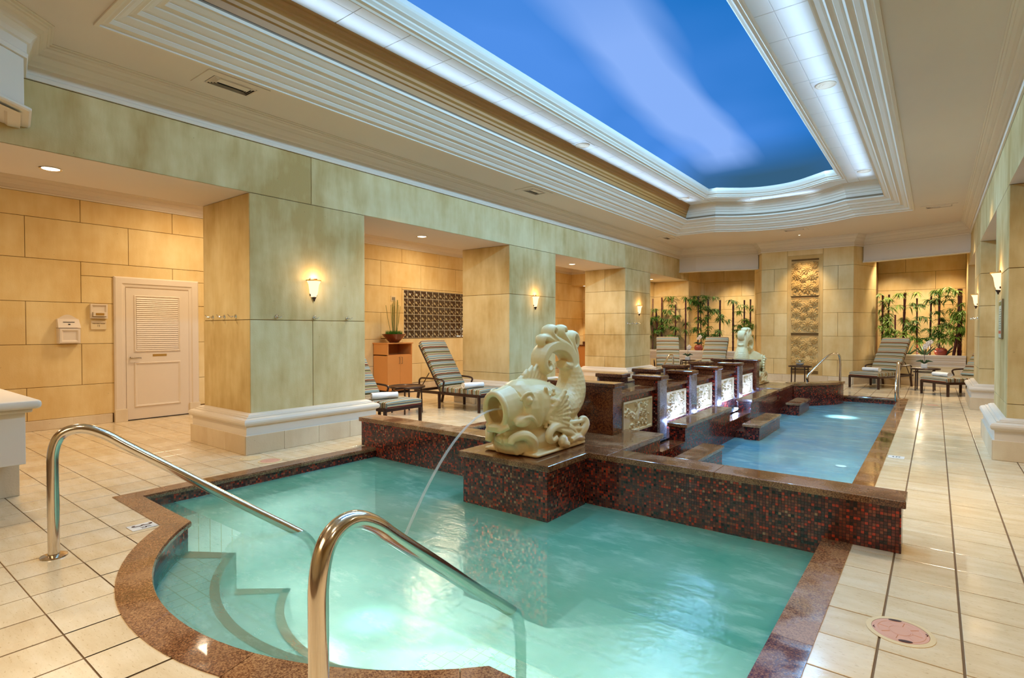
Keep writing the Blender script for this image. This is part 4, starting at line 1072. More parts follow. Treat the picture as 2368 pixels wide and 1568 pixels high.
    for s in (-1, 1):
        def wave(pts, r): tube(b, smoothpath([(s * x, y, z) for x, y, z in pts], 2), [r[0] + (r[1] - r[0]) * i / (len(smoothpath(pts, 2)) - 1) for i in range(len(smoothpath(pts, 2)))], 8, up=(1, 0, 0))
        wave([(.22, .34, .05), (.25, .20, .16), (.26, .02, .22), (.26, -.14, .22), (.26, -.20, .15), (.26, -.15, .10), (.27, -.08, .13)], (.045, .030))
        wave([(.24, .10, .03), (.28, .0, .12), (.29, -.04, .07), (.30, .06, .05)], (.05, .03))
        wave([(.16, -.30, .03), (.22, -.36, .14), (.19, -.44, .20), (.12, -.52, .17), (.12, -.54, .12)], (.06, .028))
        wave([(.10, -.38, .04), (.08, -.44, .14), (.0, -.47, .12)], (.07, .035))
        wave([(.22, .30, .05), (.27, .36, .12), (.28, .42, .19), (.26, .40, .235), (.25, .35, .22)], (.055, .026))
        wave([(.25, .38, .05), (.28, .24, .09), (.29, .12, .07)], (.04, .03))
        for k in range(4): wave([(.24, .36 - .05 * k, .03 + .02 * k), (.285, .20 - .05 * k, .10 + .02 * k), (.27, .05 - .04 * k, .20)], (.022, .020))
    for v in b.verts: v.co.z = max(v.co.z, .006)
    return b
fm = fish_mesh(); me = bpy.data.meshes.new('fish'); fm.to_mesh(me); fm.free(); me.materials.append(M['fish'])
def fish(loc, rz, label):
    o = bpy.data.objects.new('stone_fish', me); COL.objects.link(o); o.location = loc; o.rotation_euler = (0, 0, rz)
    r = o.modifiers.new('r', 'REMESH'); r.mode = 'VOXEL'; r.voxel_size = 0.0070; r.use_smooth_shade = True
    s = o.modifiers.new('s', 'SMOOTH'); s.factor = .5; s.iterations = 3
    return tag(o, label, 'statue', 'cast stone fish')
fish((-2.87, 4.095, .34), 0, 'large cream stone fish spouting water into the spa')
fish((-2.96, 11.72, .34), PI, 'far stone fish seen from behind, pale against the pier')
b = new(); P0, P1 = (-2.87, 3.56, .745), (-2.90, 2.50, ZW)
tube(b, [(P0[0] + (P1[0] - P0[0]) * t, P0[1] + (P1[1] - P0[1]) * t, P0[2] + .10 * t - (P0[2] - ZW + .10) * t * t) for t in [k / 14 for k in range(15)]], [.008 + .004 * k / 14 for k in range(15)], 10)
tag(obj('water_jet', b, 'jet', smooth=True), 'thin arc of water falling from the near fish mouth', 'water jet')['kind'] = 'thing'

# ================================================================== DOOR, WALL FITTINGS
XW = XBACK + .012
def yz(bm, y0, y1, z0, z1, x0, x1, bev=0.0):      # box against the back wall
    return box(bm, x0, x1, y0, y1, z0, z1, bev)
bm = new(); yz(bm, 3.08, 3.975, .012, 2.05, XBACK + .004, XBACK + .040, .002)
dr = struct(obj('door_1', bm, 'trimwhite'))
def frame_yz(bm, y0, y1, z0, z1, x, w, prof):
    rg = [[bm.verts.new((x + h, y0 + o * w, z0 + o * w)), bm.verts.new((x + h, y1 - o * w, z0 + o * w)), bm.verts.new((x + h, y1 - o * w, z1 - o * w)), bm.verts.new((x + h, y0 + o * w, z1 - o * w))] for o, h in prof]
    for A, B in zip(rg, rg[1:]):
        for k in range(4): j = (k + 1) % 4; bm.faces.new((A[k], A[j], B[j], B[k]))
MP = [(0, 0), (.1, .012), (.4, .016), (.6, .008), (.85, .006), (1, 0)]
for (a, b_, c, d) in ((3.185, 3.845, 1.06, 1.945), (3.185, 3.845, .20, .90)):
    bm = new(); frame_yz(bm, a, b_, c, d, XBACK + .040, .035, MP); obj('panel_moulding', bm, 'trimwhite', dr)
for k in range(26):
    z = 1.10 + .0315 * k; bm = new(); quad(bm, (XBACK + .041, 3.22, z + .026), (XBACK + .041, 3.81, z + .026), (XBACK + .053, 3.81, z), (XBACK + .053, 3.22, z)); quad(bm, (XBACK + .053, 3.22, z), (XBACK + .053, 3.81, z), (XBACK + .041, 3.81, z - .002), (XBACK + .041, 3.22, z - .002))
    obj('louver', bm, 'trimwhite', dr)
bm = new(); tube(bm, [(XBACK + .04, 3.135, .975), (XBACK + .085, 3.135, .975)], .012, 10); tube(bm, [(XBACK + .085, 3.125, .975), (XBACK + .088, 3.18, .975), (XBACK + .082, 3.27, .968)], [.012, .011, .008], 10); lathe(bm, [(0, 0), (.03, 0), (.03, .008), (0, .008)], 16)
bmesh.ops.transform(bm, matrix=Matrix.Identity(4), verts=bm.verts); hd = obj('door_handle', bm, 'nickel', dr, smooth=True)
bm = new(); yz(bm, 3.44, 3.64, .985, 1.02, XBACK + .040, XBACK + .044, .001); obj('name_plate', bm, 'brass', dr)['label'] = 'small brass plate'
# casing
bm = new(); prof = [(0, .0), (.0, .035), (.02, .05), (.10, .05), (.115, .035), (.15, .03), (.16, .012), (.185, .012), (.185, 0)]
pth = [(3.965 + .0, 0.14), (3.965, 2.055), (3.09, 2.055), (3.09, .14)]
ms = mitre(pth, False); rg = []
for p, m in zip(pth, ms): rg.append([bm.verts.new((XBACK + h + .004, p[0] - m.x * (-.02 + (.185 - o)) * 1.0, p[1] - m.y * (-.02 + (.185 - o)))) for o, h in prof])
for A, B in zip(rg, rg[1:]):
    for k in range(len(prof) - 1): bm.faces.new((A[k], B[k], B[k + 1], A[k + 1]))
struct(obj('trim_15', bm, 'trimwhite'))
for a in (2.92, 3.975):
    bm = new(); yz(bm, a, a + .165, 0, .19, XBACK + .003, XBACK + .07, .003); struct(obj('trim_16', bm, 'marble'))
bm = new(); yz(bm, 3.08, 3.975, 0.001, .011, XBACK, XBACK + .05); obj('threshold_gap', bm, 'dark', dr)

def text(s, size, loc, rot, mat, parent, sx=1.0, name='lettering', ext=.0006):
    c = bpy.data.curves.new(name, 'FONT'); c.body = s; c.size = size; c.extrude = ext; c.align_x = 'CENTER'; c.align_y = 'CENTER'
    o = bpy.data.objects.new('tmp', c); COL.objects.link(o); dg = bpy.context.evaluated_depsgraph_get()
    me_ = bpy.data.meshes.new_from_object(o.evaluated_get(dg)); bpy.data.objects.remove(o); me_.name = name
    me_.materials.clear(); me_.materials.append(M[mat]); o = bpy.data.objects.new(name, me_); COL.objects.link(o)
    o.location = Vector(loc) - (parent.location if parent else Vector()); o.rotation_euler = rot; o.scale = (sx, 1, 1); o.parent = parent; return o
FX = (PI / 2, 0, PI / 2)        # lettering on a wall facing +X
t = thing('mail_box', 'white wall-mounted drop box with arched back beside the door', 'box', (XW, 2.365, 1.2))
b = new(); prism(b, [(0, -.125), (.11, -.125), (.11, .125), (0, .125)], 0.01, .23, True); obj('body', b, 'trimwhite', t)
b = new(); v = [(0, -.130, .235), (.125, -.130, .235), (.125, .130, .235), (0, .130, .235), (0, -.130, .36), (.045, -.122, .36), (.045, .122, .36), (0, .130, .36)]
vs = [b.verts.new(q) for q in v]
for f in ((0, 1, 2, 3), (4, 5, 6, 7), (0, 1, 5, 4), (1, 2, 6, 5), (2, 3, 7, 6)): b.faces.new([vs[k] for k in f])
obj('lid', b, 'trimwhite', t)
b = new(); pts = [(-.125 + .25 * k / 12, .36 + .065 * math.sin(PI * k / 12) ** 1.3) for k in range(13)]
A = [b.verts.new((0.0, y, z)) for y, z in pts]; B = [b.verts.new((.012, y, z)) for y, z in pts]; b.faces.new(B); b.faces.new(A[::-1])
for k in range(12): b.faces.new((A[k], A[k + 1], B[k + 1], B[k]))
obj('arched_back', b, 'trimwhite', t)
b = new(); frame_yz(b, -.115, .115, .02, .22, .11, .04, [(0, 0), (0, .018), (.5, .02), (1, 0)]); obj('front_frame', b, 'trimwhite', t)
b = new(); box(b, .060, .082, -.065, .065, .312, .320); obj('slot', b, 'dark', t)
b = new(); box(b, .085, .106, -.012, .012, .276, .292, .003); obj('lock', b, 'dark', t)
t = thing('wall_tray', 'white framed wall holder with a brass plate, above the room sign', 'holder', (XW, 2.735, 1.575))
b = new(); box(b, 0, .03, -.105, .105, 0, .215, .003); obj('back_plate', b, 'trimwhite', t)
b = new(); frame_yz(b, -.105, .105, 0, .215, .03, .03, [(0, 0), (0, .02), (.6, .02), (1, 0)]); obj('frame', b, 'trimwhite', t)
b = new(); box(b, .03, .085, -.08, .08, .03, .095, .003); obj('pocket', b, 'trimwhite', t)
b = new(); box(b, .085, .088, -.052, .052, .045, .078); pl = obj('plate', b, 'brass', t); pl['label'] = 'small brass plate'
t = thing('room_sign', 'small cream sign reading Treatment Room 11 beside the door', 'sign', (XW, 2.735, 1.41))
b = new(); box(b, 0, .02, -.097, .097, 0, .13, .002); obj('plaque', b, 'beige', t)
b = new(); box(b, .02, .026, -.09, .09, .103, .12, .001); obj('header_strip', b, 'marble', t)
text('TREATMENT ROOM', .0175, (XW + .0215, 2.735, 1.41 + .088), FX, 'ink', t)
text('11', .042, (XW + .0215, 2.735, 1.41 + .055), FX, 'ink', t)

def hook(loc, n, label):
    t = thing('robe_hook', label, 'hook', loc, math.atan2(n[1], n[0]), 'chrome robe hooks')
    b = new(); lathe(b, [(0, .012), (.022, .012), (.026, .006), (.026, 0)], 16); bmesh.ops.rotate(b, matrix=Matrix.Rotation(PI / 2, 3, 'Y'), verts=b.verts); obj('rosette', b, 'chrome', t, smooth=True)
    b = new(); tube(b, smoothpath([(.01, 0, 0), (.04, 0, 0), (.06, -.03, .0), (.075, -.035, .02)], 2), .006, 8)
    tube(b, smoothpath([(.03, 0, 0), (.06, .01, -.02), (.085, .015, 0)], 2), .006, 8); lathe(b, [(0, .01), (.01, 0), (0, -.01)], 8, (.075, -.035, .02)); lathe(b, [(0, .01), (.01, 0), (0, -.01)], 8, (.085, .015, 0)); obj('prongs', b, 'chrome', t, smooth=True)
for y, w in ((3.47, 'left'), (3.97, 'middle, under the sconce'), (4.46, 'right')): hook((XL + .0, y, 1.562), (1, 0), 'chrome robe hook on the blue-green column face, ' + w + (' of three' if ',' not in w else ''))
for x, w in ((-7.11, 'leftmost'), (-6.81, 'middle'), (-6.53, 'rightmost')): hook((x, 3.15, 1.562), (0, -1), w + ' of three chrome hooks on the golden side of the near column')
for y, w in ((12.87, 'left'), (13.15, 'middle'), (13.41, 'right')): hook((XL, y, 1.575), (1, 0), w + ' of three tiny hooks on the far left column')
for y, w in ((13.15, 'nearer'), (13.9, 'farther')): hook((XR, y, 1.62), (-1, 0), w + ' chrome hook under the sconce of the farther right column')

def sconce(x, y, z, n, label):
    t = thing('wall_sconce', label, 'lamp', (x, y, z), 0, 'alabaster wall sconces')
    b = new(); s = n
    prof = [(.012, 0), (.036, .012), (.052, .05), (.060, .11), (.068, .16), (.088, .20), (.093, .208)]
    a0, a1 = (-PI / 2, PI / 2) if s > 0 else (PI / 2, 3 * PI / 2)
    lathe(b, prof, 18, (0, 0, -.12), a0, a1, 1.0, 1.0); obj('shade', b, 'shade', t, smooth=True)
    b = new(); lathe(b, [(.091, .205), (.098, .205), (.098, .219), (.091, .219)], 18, (0, 0, -.12), a0, a1); obj('rim', b, 'brass', t)
    b = new(); lathe(b, [(0, -.05), (.008, -.045), (.010, -.03), (.02, -.01), (.030, .004), (.012, .01)], 12, (s * .02, 0, -.12)); obj('finial', b, 'bronze', t)
    b = new(); x0, x1 = sorted((0, s * .012)); box(b, x0, x1, -.05, .05, -.10, .12, .002); obj('back_plate', b, 'bronze', t)
    light('sconce_light', 'POINT', (x + s * .065, y, z + .115), 2.6, (1, .66, .30), size=.03)
    light('sconce_light', 'POINT', (x + s * .20, y, z + .02), 2.2, (1, .66, .30), size=.05)
sconce(XL, 3.96, 1.93, 1, 'lit bell-shaped sconce on the nearest left column')
sconce(XL, 8.79, 1.97, 1, 'lit sconce on the middle left column, behind the fish tail')
sconce(XL, 13.54, 1.95, 1, 'smallest lit sconce, on the far left column')
sconce(XR, 8.85, 2.0, -1, 'lit sconce on the near right column, largest on the right')
sconce(XR, 13.4, 1.97, -1, 'lit sconce on the farther right column')
t = thing('framed_notice', 'tall framed notice with olive top and red band on the right column', 'sign', (XR, 8.55, 1.30))
b = new(); box(b, -.02, 0, -.16, .16, 0, .46, .002); obj('frame', b, 'nickel', t)
b = new(); box(b, -.022, -.019, -.145, .145, .015, .445); obj('sheet', b, 'poster', t)
b = new(); box(b, -.0235, -.0215, -.135, .135, .385, .43); obj('title_band', b, 'postergreen', t)
b = new(); box(b, -.0235, -.0215, -.135, .135, .06, .095); obj('warning_band', b, 'posterred', t)
for k in range(9):
    b = new(); box(b, -.0235, -.0215, -.12, .12 - .05 * (k % 3), .12 + .027 * k, .128 + .027 * k); obj('text_line', b, 'postergreen', t)

# ---- glass block window
bm = new(); yz(bm, 8.69, 10.86, 1.215, 2.35, XBACK, XBACK + .004); gw = struct(obj('window_1', bm, 'frame_white'))
gm = None; nb = 11; wy = (10.86 - 8.69) / 10.6; hz = (2.35 - 1.215) / 6
for r in range(6):
    for c in range(nb):
        y0 = 8.69 + (c - .4) * wy; y1 = y0 + wy
        if c == 0 or c == nb - 1: y0 = max(y0, 8.69); y1 = min(y1, 10.86)
        w, h = (y1 - y0) - .016, hz - .016
        if c in (0, nb - 1) or gm is None or True:
            if c not in (0, nb - 1) and gm is not None: o = bpy.data.objects.new('glass_block', gm); COL.objects.link(o); o.parent = gw
            else:
                b = new(); rg = []
                for (i_, x) in ((0, 0), (0, .006), (.008, .012), (.02, .012), (.03, .006)):
                    rg.append([b.verts.new((x, -w / 2 + i_, -h / 2 + i_)), b.verts.new((x, w / 2 - i_, -h / 2 + i_)), b.verts.new((x, w / 2 - i_, h / 2 - i_)), b.verts.new((x, -w / 2 + i_, h / 2 - i_))])
                for A, B in zip(rg, rg[1:]):
                    for k in range(4): b.faces.new((A[k], A[(k + 1) % 4], B[(k + 1) % 4], B[k]))
                b.faces.new(rg[-1]); o = obj('glass_block', b, 'glassblock', gw)
                if c not in (0, nb - 1): gm = o.data
            o.location = (XBACK + .004, (y0 + y1) / 2, 1.215 + hz * (r + .5))

# ---- ceiling fittings
def vent(x, y, w, l, label, ang=0):
    t = thing('ceiling_vent', label, 'vent', (x, y, ZC), ang, 'ceiling air vents')
    b = new(); lp = [(-w / 2 - .09, -l / 2 - .09), (w / 2 + .09, -l / 2 - .09), (w / 2 + .09, l / 2 + .09), (-w / 2 - .09, l / 2 + .09)]; li = [(-w / 2, -l / 2), (w / 2, -l / 2), (w / 2, l / 2), (-w / 2, l / 2)]
    sweep(b, lp, [(0, 0), (0, -.008), (.08, -.008), (.09, -.002)], closed=True); obj('plate', b, 'plaster', t)
    b = new(); fill(b, [li], -.001, True); obj('duct', b, 'dark', t, recalc=False)
    for k in range(5):
        o0 = .005 + .020 * k; b = new(); a = [(-w / 2 + o0, l / 2 - o0), (-w / 2 + o0, -l / 2 + o0), (w / 2 - o0, -l / 2 + o0)] if False else None
        lp = [(-w / 2 + o0, -l / 2 + o0), (w / 2 - o0, -l / 2 + o0), (w / 2 - o0, l / 2 - o0), (-w / 2 + o0, l / 2 - o0)]
        if w / 2 - o0 < .03: break
        sweep(b, lp, [(0, -.002), (.011, -.014), (.012, -.012)], closed=True); obj('louver', b, 'plaster', t)
    b = new(); box(b, w * .05, w / 2 - .01, -l / 2 + .06, l / 2 - .06, -.016, -.002, .002); obj('blank_plate', b, 'plaster', t)
vent(-5.61, 2.68, .22, .42, 'nearest ceiling vent with dark louvres over the left side')
vent(-5.63, 7.95, .22, .42, 'second ceiling vent on the left, above the lounger with a towel')
vent(-5.62, 14.1, .22, .42, 'small farthest ceiling vent on the left by the tray corner')
vent(0.04, 13.8, .40, .20, 'ceiling vent on the right near the far corner')
vent(-2.75, 14.85, .42, .18, 'ceiling vent in the middle in front of the carved pier')
def speaker(x, y, label):
    t = thing('ceiling_speaker', label, 'speaker', (x, y, 4.446), 0, 'round ceiling speakers')
    b = new(); box(b, -.15, .15, -.15, .15, -.006, 0, .002); obj('tile_plate', b, 'ctile', t)
    b = new(); lathe(b, [(.115, 0), (.115, -.012), (.10, -.014), (.095, -.008)], 24, (0, 0, -.006)); obj('ring', b, 'cream', t)
    b = new(); lathe(b, [(0, -.010), (.04, -.010), (.045, -.006), (.07, -.010), (.075, -.006), (.095, -.008)], 24, (0, 0, -.006)); obj('grille', b, 'cream', t)
speaker(-4.62, 7.9, 'round speaker in the left strip of ceiling tiles'); speaker(-4.62, 12.5, 'round speaker at the far left corner of the tiles')
speaker(-1.1, 7.8, 'round speaker in the right strip of ceiling tiles'); speaker(-1.1, 12.45, 'round speaker at the far right corner of the tiles')
def downlight(x, y, z, r, label):
    t = thing('recessed_downlight', label, 'lamp', (x, y, z), 0, 'recessed downlights')
    b = new(); lathe(b, [(r, 0), (r + .018, -.004), (r + .012, -.008), (r - .004, -.003)], 24); obj('trim_ring', b, 'chrome', t)
    b = new(); lathe(b, [(0, -.003), (r - .004, -.003)], 24); obj('lens', b, 'lamp', t)
downlight(-6.83, 1.52, ZS, .075, 'large lit downlight in the soffit at the far left of the photo')
downlight(-6.83, 6.4, ZS, .075, 'lit downlight in the soffit before the middle column')
downlight(-6.85, 11.24, ZS, .075, 'lit downlight in the soffit before the far column')
downlight(-6.94, 16.0, ZS, .075, 'tiny lit downlight above the far left bamboo')
downlight(-9.6, 16.6, 2.93, .07, 'lit downlight over the stone vanity counter')
downlight(-2.79, 15.75, ZC, .03, 'tiny lit spot in the ceiling before the carved pier')

# ---- near-left half wall
t = thing('half_wall', 'cream half wall with thick moulded top at the left edge', 'wall', (-6.5, 0.4, 0))
t['kind'] = 'thing'
b = new(); box(b, -8.2, -6.13, -1.5, 1.13, 0, .33, .003); obj('base', b, 'marble', t, world=True)
b = new(); box(b, -8.2, -5.75, -1.5, 1.10, .33, .775, .003); obj('body', b, 'cream', t, world=True)
b = new(); box(b, -8.2, -5.715, -1.5, 1.14, .745, .775, .01, 2); obj('neck_moulding', b, 'cream', t, world=True)
b = new(); box(b, -8.3, -5.66, -1.5, 1.19, .775, .845, .03, 4); obj('top_slab', b, 'cream', t, world=True)
# ---- depth plates and drain lids
def plate(x, y, lx, ly, label, s, size, rz=0.0):
    t = thing('depth_marker', label, 'sign', (x, y, 0.0005))
    b = new(); box(b, -lx / 2, lx / 2, -ly / 2, ly / 2, 0, .004, .001); obj('plate', b, 'white', t)
    if s: text(s, size, (x, y, .0052), (0, 0, rz), 'black', t, .5)
plate(-4.465, 1.48, .13, .16, 'white depth plate with number in the tiles beside left coping', '', .1)
mk = [o for o in bpy.data.objects if o.name.startswith('depth_marker')][0]
for ch, sz, dx, dy in (('3', .185, -.022, .0), ('½', .085, .036, .01)): text(ch, sz, (-4.465 + dx, 1.48 + dy, .0052), (0, 0, 0), 'ink', mk, .55)
plate(-.325, 7.36, .15, .14, 'white depth plate on the right walkway beside the blue pool', '4 FT', .085, 0)
plate(-.325, 11.93, .15, .12, 'farther white depth plate on the right walkway', '4 FT', .075, 0)
def lid(x, y, r, mat, label, detail=True):
    t = thing('drain_lid', label, 'lid', (x, y, 0.0008), 0.25, 'round floor lids')
    b = new(); lathe(b, [(r, .0), (r + .022, .0), (r + .022, .002), (r, .003)], 40); obj('collar', b, 'beige', t)
    b = new(); lathe(b, [(0, .004), (r * .36, .004), (r * .37, .0025), (r * .39, .004), (r * .42, .004), (r * .43, .003), (r * .76, .003), (r * .78, .0045), (r * .86, .0045), (r * .88, .003), (r - .002, .003), (r, .001)], 40); obj('disc', b, mat, t)
    if detail:
        for k in range(2):
            b = new(); lathe(b, [(0, .0055), (.020, .0055)], 12, (0, (r * .86) * (1 if k else -1), 0), sx=1.4, sy=.5); obj('lift_slot', b, 'ink', t)
        for k in range(8):
            a = PI * k / 4 + .39; b = new(); tube(b, [(r * .42 * math.cos(a), r * .42 * math.sin(a), .003), (r * .77 * math.cos(a), r * .77 * math.sin(a), .003)], .0025, 4); obj('rib', b, mat, t)
        for k in range(2):
            b = new(); a = PI * k; tube(b, [(r * .90 * math.cos(a), .010 + r * .90 * math.sin(a), .004), (r * .95 * math.cos(a), 0, .0045), (r * .90 * math.cos(a), -.010, .004)], .0018, 5); obj('arrow_mark', b, 'ink', t)
lid(-.115, 3.105, .112, 'pink', 'large pink round skimmer lid on the right foreground tiles')
lid(-5.63, 3.07, .10, 'pink', 'pink round lid by the left coping', False)
lid(-5.91, 3.0, .085, 'beige', 'beige round lid by the corner of the near column base', False)
lid(-.03, 12.9, .10, 'pink', 'faint pink round lid far down the right walkway', False)

# ================================================================== FURNITURE
def cushion(path, w, th, name, parent, x0=0.0):
    # path: list of (y, z) along the top; a padded slab of width w, uv v = run length
    b = new(); L = b.loops.layers.uv.verify(); P = [Vector(p) for p in path]; acc = [0]
    for a, c in zip(P, P[1:]): acc.append(acc[-1] + (c - a).length)
    cs = [(-.5, -1, 0), (-.5, -.15, .0), (-.47, 0, .03), (-.25, .12, .25), (0, .14, .5), (.25, .12, .75), (.47, 0, .97), (.5, -.15, 1), (.5, -1, 1)]
    rings = []
    for i, p in enumerate(P):
        d = (P[min(i + 1, len(P) - 1)] - P[max(i - 1, 0)]).normalized(); n = Vector((-d.y, d.x))
        e = .75 if i in (0, len(P) - 1) else 1
        rings.append([b.verts.new((x0 + cx * w * (.985 if e < 1 else 1), p.x + n.x * h * th * (e if h > -.5 else 1), p.y + n.y * h * th * (e if h > -.5 else 1))) for cx, h, u in cs])
    for i in range(len(P) - 1):
        for k in range(len(cs) - 1):
            f = b.faces.new((rings[i][k], rings[i][k + 1], rings[i + 1][k + 1], rings[i + 1][k]))
            for lp, uvv in zip(f.loops, ((cs[k][2], acc[i]), (cs[k + 1][2], acc[i]), (cs[k + 1][2], acc[i + 1]), (cs[k][2], acc[i + 1]))): lp[L].uv = uvv
        f = b.faces.new((rings[i][0], rings[i + 1][0], rings[i + 1][-1], rings[i][-1]))
    for i, r in ((0, 0), (len(P) - 1, -1)):
        f = b.faces.new(rings[r]);
        for lp in f.loops:
            q = lp.vert.co; lp[L].uv = (q.x, acc[i] + (q.z - P[i].y) * 1.0)
    return obj(name, b, 'stripes', parent, smooth=True)
BA = math.radians(56)
def make_lounger():
    t = thing('chaise_lounge', 'x', 'lounge chair', (0, 0, 0), 0, 'striped chaise lounges')
    w = .66
    for s in (-1, 1):
        b = new(); box(b, s * w / 2 - .015 if s > 0 else s * w / 2 - .015, s * w / 2 + .015, 0, 1.62, .250, .30, .005); obj('side_rail', b, 'bronze', t)
        for y in (.03, .97, 1.50):
            b = new(); tube(b, [(s * w / 2, y, .28), (s * w / 2, y + (.0 if y < 1.4 else .06), 0)], [.029, .026], 8); obj('leg', b, 'bronze', t)
        b = new(); tube(b, smoothpath([(s * (w / 2 + .03), .86, .29), (s * (w / 2 + .04), .83, .42), (s * (w / 2 + .05), .80, .50), (s * (w / 2 + .05), .90, .525), (s * (w / 2 + .05), 1.25, .53), (s * (w / 2 + .05), 1.43, .525), (s * (w / 2 + .04), 1.45, .40), (s * (w / 2 + .02), 1.46, .28)], 2), .017, 8); obj('armrest', b, 'bronze', t, smooth=True)
        b = new(); tube(b, [(s * (w / 2 - .02), 1.50, .29), (s * (w / 2 - .02), 1.25, .62)], .009, 6); obj('back_strut', b, 'bronze', t)
    b = new(); box(b, -w / 2, w / 2, 0, .03, .265, .30, .005); box(b, -w / 2, w / 2, .96, .99, .265, .29); box(b, -w / 2, w / 2, 1.59, 1.62, .265, .30, .005)
    b.free()
    for y_, n_ in ((0, 'cross_rail'), (.96, 'cross_rail'), (1.59, 'cross_rail')):
        b = new(); box(b, -w / 2, w / 2, y_, y_ + .03, .250, .30, .005); obj(n_, b, 'bronze', t)
    for k in range(7):
        b = new(); box(b, -w / 2, w / 2, .12 + .12 * k, .16 + .12 * k, .285, .298); obj('slat', b, 'bronze', t)
    b = new(); cy, sy = math.cos(BA), math.sin(BA)
    for s in (-1, 1): tube(b, [(s * (w / 2 - .03), .98, .30), (s * (w / 2 - .03), .98 + .98 * cy, .30 + .98 * sy)], .014, 6)
    tube(b, [(-w / 2 + .03, .98 + .98 * cy, .30 + .98 * sy), (w / 2 - .03, .98 + .98 * cy, .30 + .98 * sy)], .014, 6); obj('back_frame', b, 'bronze', t)
    cushion([(-.015, .375)] + [(y, .385 + .006 * math.sin(y * 40)) for y in [k * .06 for k in range(1, 16)]] + [(.97, .39)], w - .01, .085, 'seat_cushion', t)
    cushion([(.935 + f * cy, .42 + f * sy + .004 * math.sin(f * 45)) for f in [k * .05 for k in range(20)]], w - .03, .075, 'back_cushion', t)
    return t
lg = make_lounger(); first_l = True
def put_lounger(x, y, ang, label):
    global first_l
    if first_l: lg.location = (x, y, .002); lg.rotation_euler = (0, 0, ang); lg['label'] = label; first_l = False; return lg
    return dup(lg, (x, y, .002), ang, label)
A90 = PI / 2
put_lounger(-6.06, 7.33, A90, 'striped lounger left of the fish, whole, below the glass blocks')
put_lounger(-6.06, 5.33, A90, 'striped lounger half hidden behind the near column, only its foot end showing')
def towel(x, y, z, ang, label):
    t = thing('towel', label, 'towel', (x, y, z), ang, 'rolled white towels')
    b = new(); n = 16; rg = []
    for i in range(9):
        xx = -.19 + .38 * i / 8; row = []
        for k in range(n):
            a = 2 * PI * k / n; r = .052 * (1 + .06 * math.sin(3 * a + i)); row.append(b.verts.new((xx, 1.35 * r * math.cos(a), .05 + r * math.sin(a) * (.95 if math.sin(a) > 0 else .92))))
        rg.append(row)
    for A, B in zip(rg, rg[1:]):
        for k in range(n): b.faces.new((A[k], A[(k + 1) % n], B[(k + 1) % n], B[k]))
    for r, sx in ((rg[0], -1), (rg[-1], 1)):
        c = b.verts.new((r[0].co.x - sx * .015, 0, .05))
        for k in range(n): b.faces.new((r[k], r[(k + 1) % n], c))
    obj('roll', b, 'towel', t, smooth=True)
    b = new(); tube(b, [(-.188, .03 * math.cos(a) * (1 - a / 16), .05 + .03 * math.sin(a) * (1 - a / 16)) for a in [k * .5 for k in range(24)]], .005, 5); tube(b, [(-.17 + .04 * k, .065, .018 + .001 * k) for k in range(9)], .010, 6); obj('fold', b, 'towel', t, smooth=True)
towel(-6.36, 7.15, .395, 1.2, 'white rolled towel on the lounger below the glass blocks')
towel(-6.37, 5.22, .395, 1.1, 'white rolled towel on the lounger half hidden by the near column')
def side_table(x, y, h, r, label, square=False):
    t = thing('side_table', label, 'table', (x, y, .002), .3, 'round bronze side tables')
    b = new(); lathe(b, [(0, h - .012), (r * .86, h - .012), (r * .88, h - .004), (r * .97, h), (r, h - .012), (r * .98, h - .032), (r * .85, h - .035), (0, h - .035)], 32); obj('top', b, 'bronze', t, smooth=True)
    for k in range(4):
        a = PI / 2 * k + .4; b = new(); tube(b, [(r * .78 * math.cos(a), r * .78 * math.sin(a), h - .03), (r * .82 * math.cos(a), r * .82 * math.sin(a), 0)], .014, 8); obj('leg', b, 'bronze', t)
    b = new(); tube(b, [(r * .78 * math.cos(a), r * .78 * math.sin(a), h * .82) for a in [2 * PI * k / 24 for k in range(25)]], .010, 6); obj('ring_stretcher', b, 'bronze', t)
side_table(-7.10, 6.30, .46, .31, 'round bronze table between the two left loungers')
side_table(-2.70, 15.45, .50, .27, 'small dark table with a glass bowl before the carved pier')
side_table(-0.17, 15.95, .52, .29, 'dark table with white orchid pot between the right loungers')
side_table(-5.80, 16.10, .52, .22, 'dark table with orchid between the loungers behind the fountain')
put_lounger(-1.36, 15.62, -.40, 'striped lounger right of the carved pier, facing the pool')
put_lounger(-0.02, 14.92, -.82, 'striped lounger at the right wall, partly hidden by a column')
put_lounger(-5.62, 14.22, .42, 'left of the two upright loungers seen over the fountain')
put_lounger(-4.86, 14.60, .06, 'right of the two upright loungers seen over the fountain, beside the far fish')
towel(-1.22, 15.98, .395, -.45, 'white rolled towel on the lounger beside the carved pier')
towel(.13, 15.08, .395, -.8, 'white rolled towel on the lounger by the right wall')

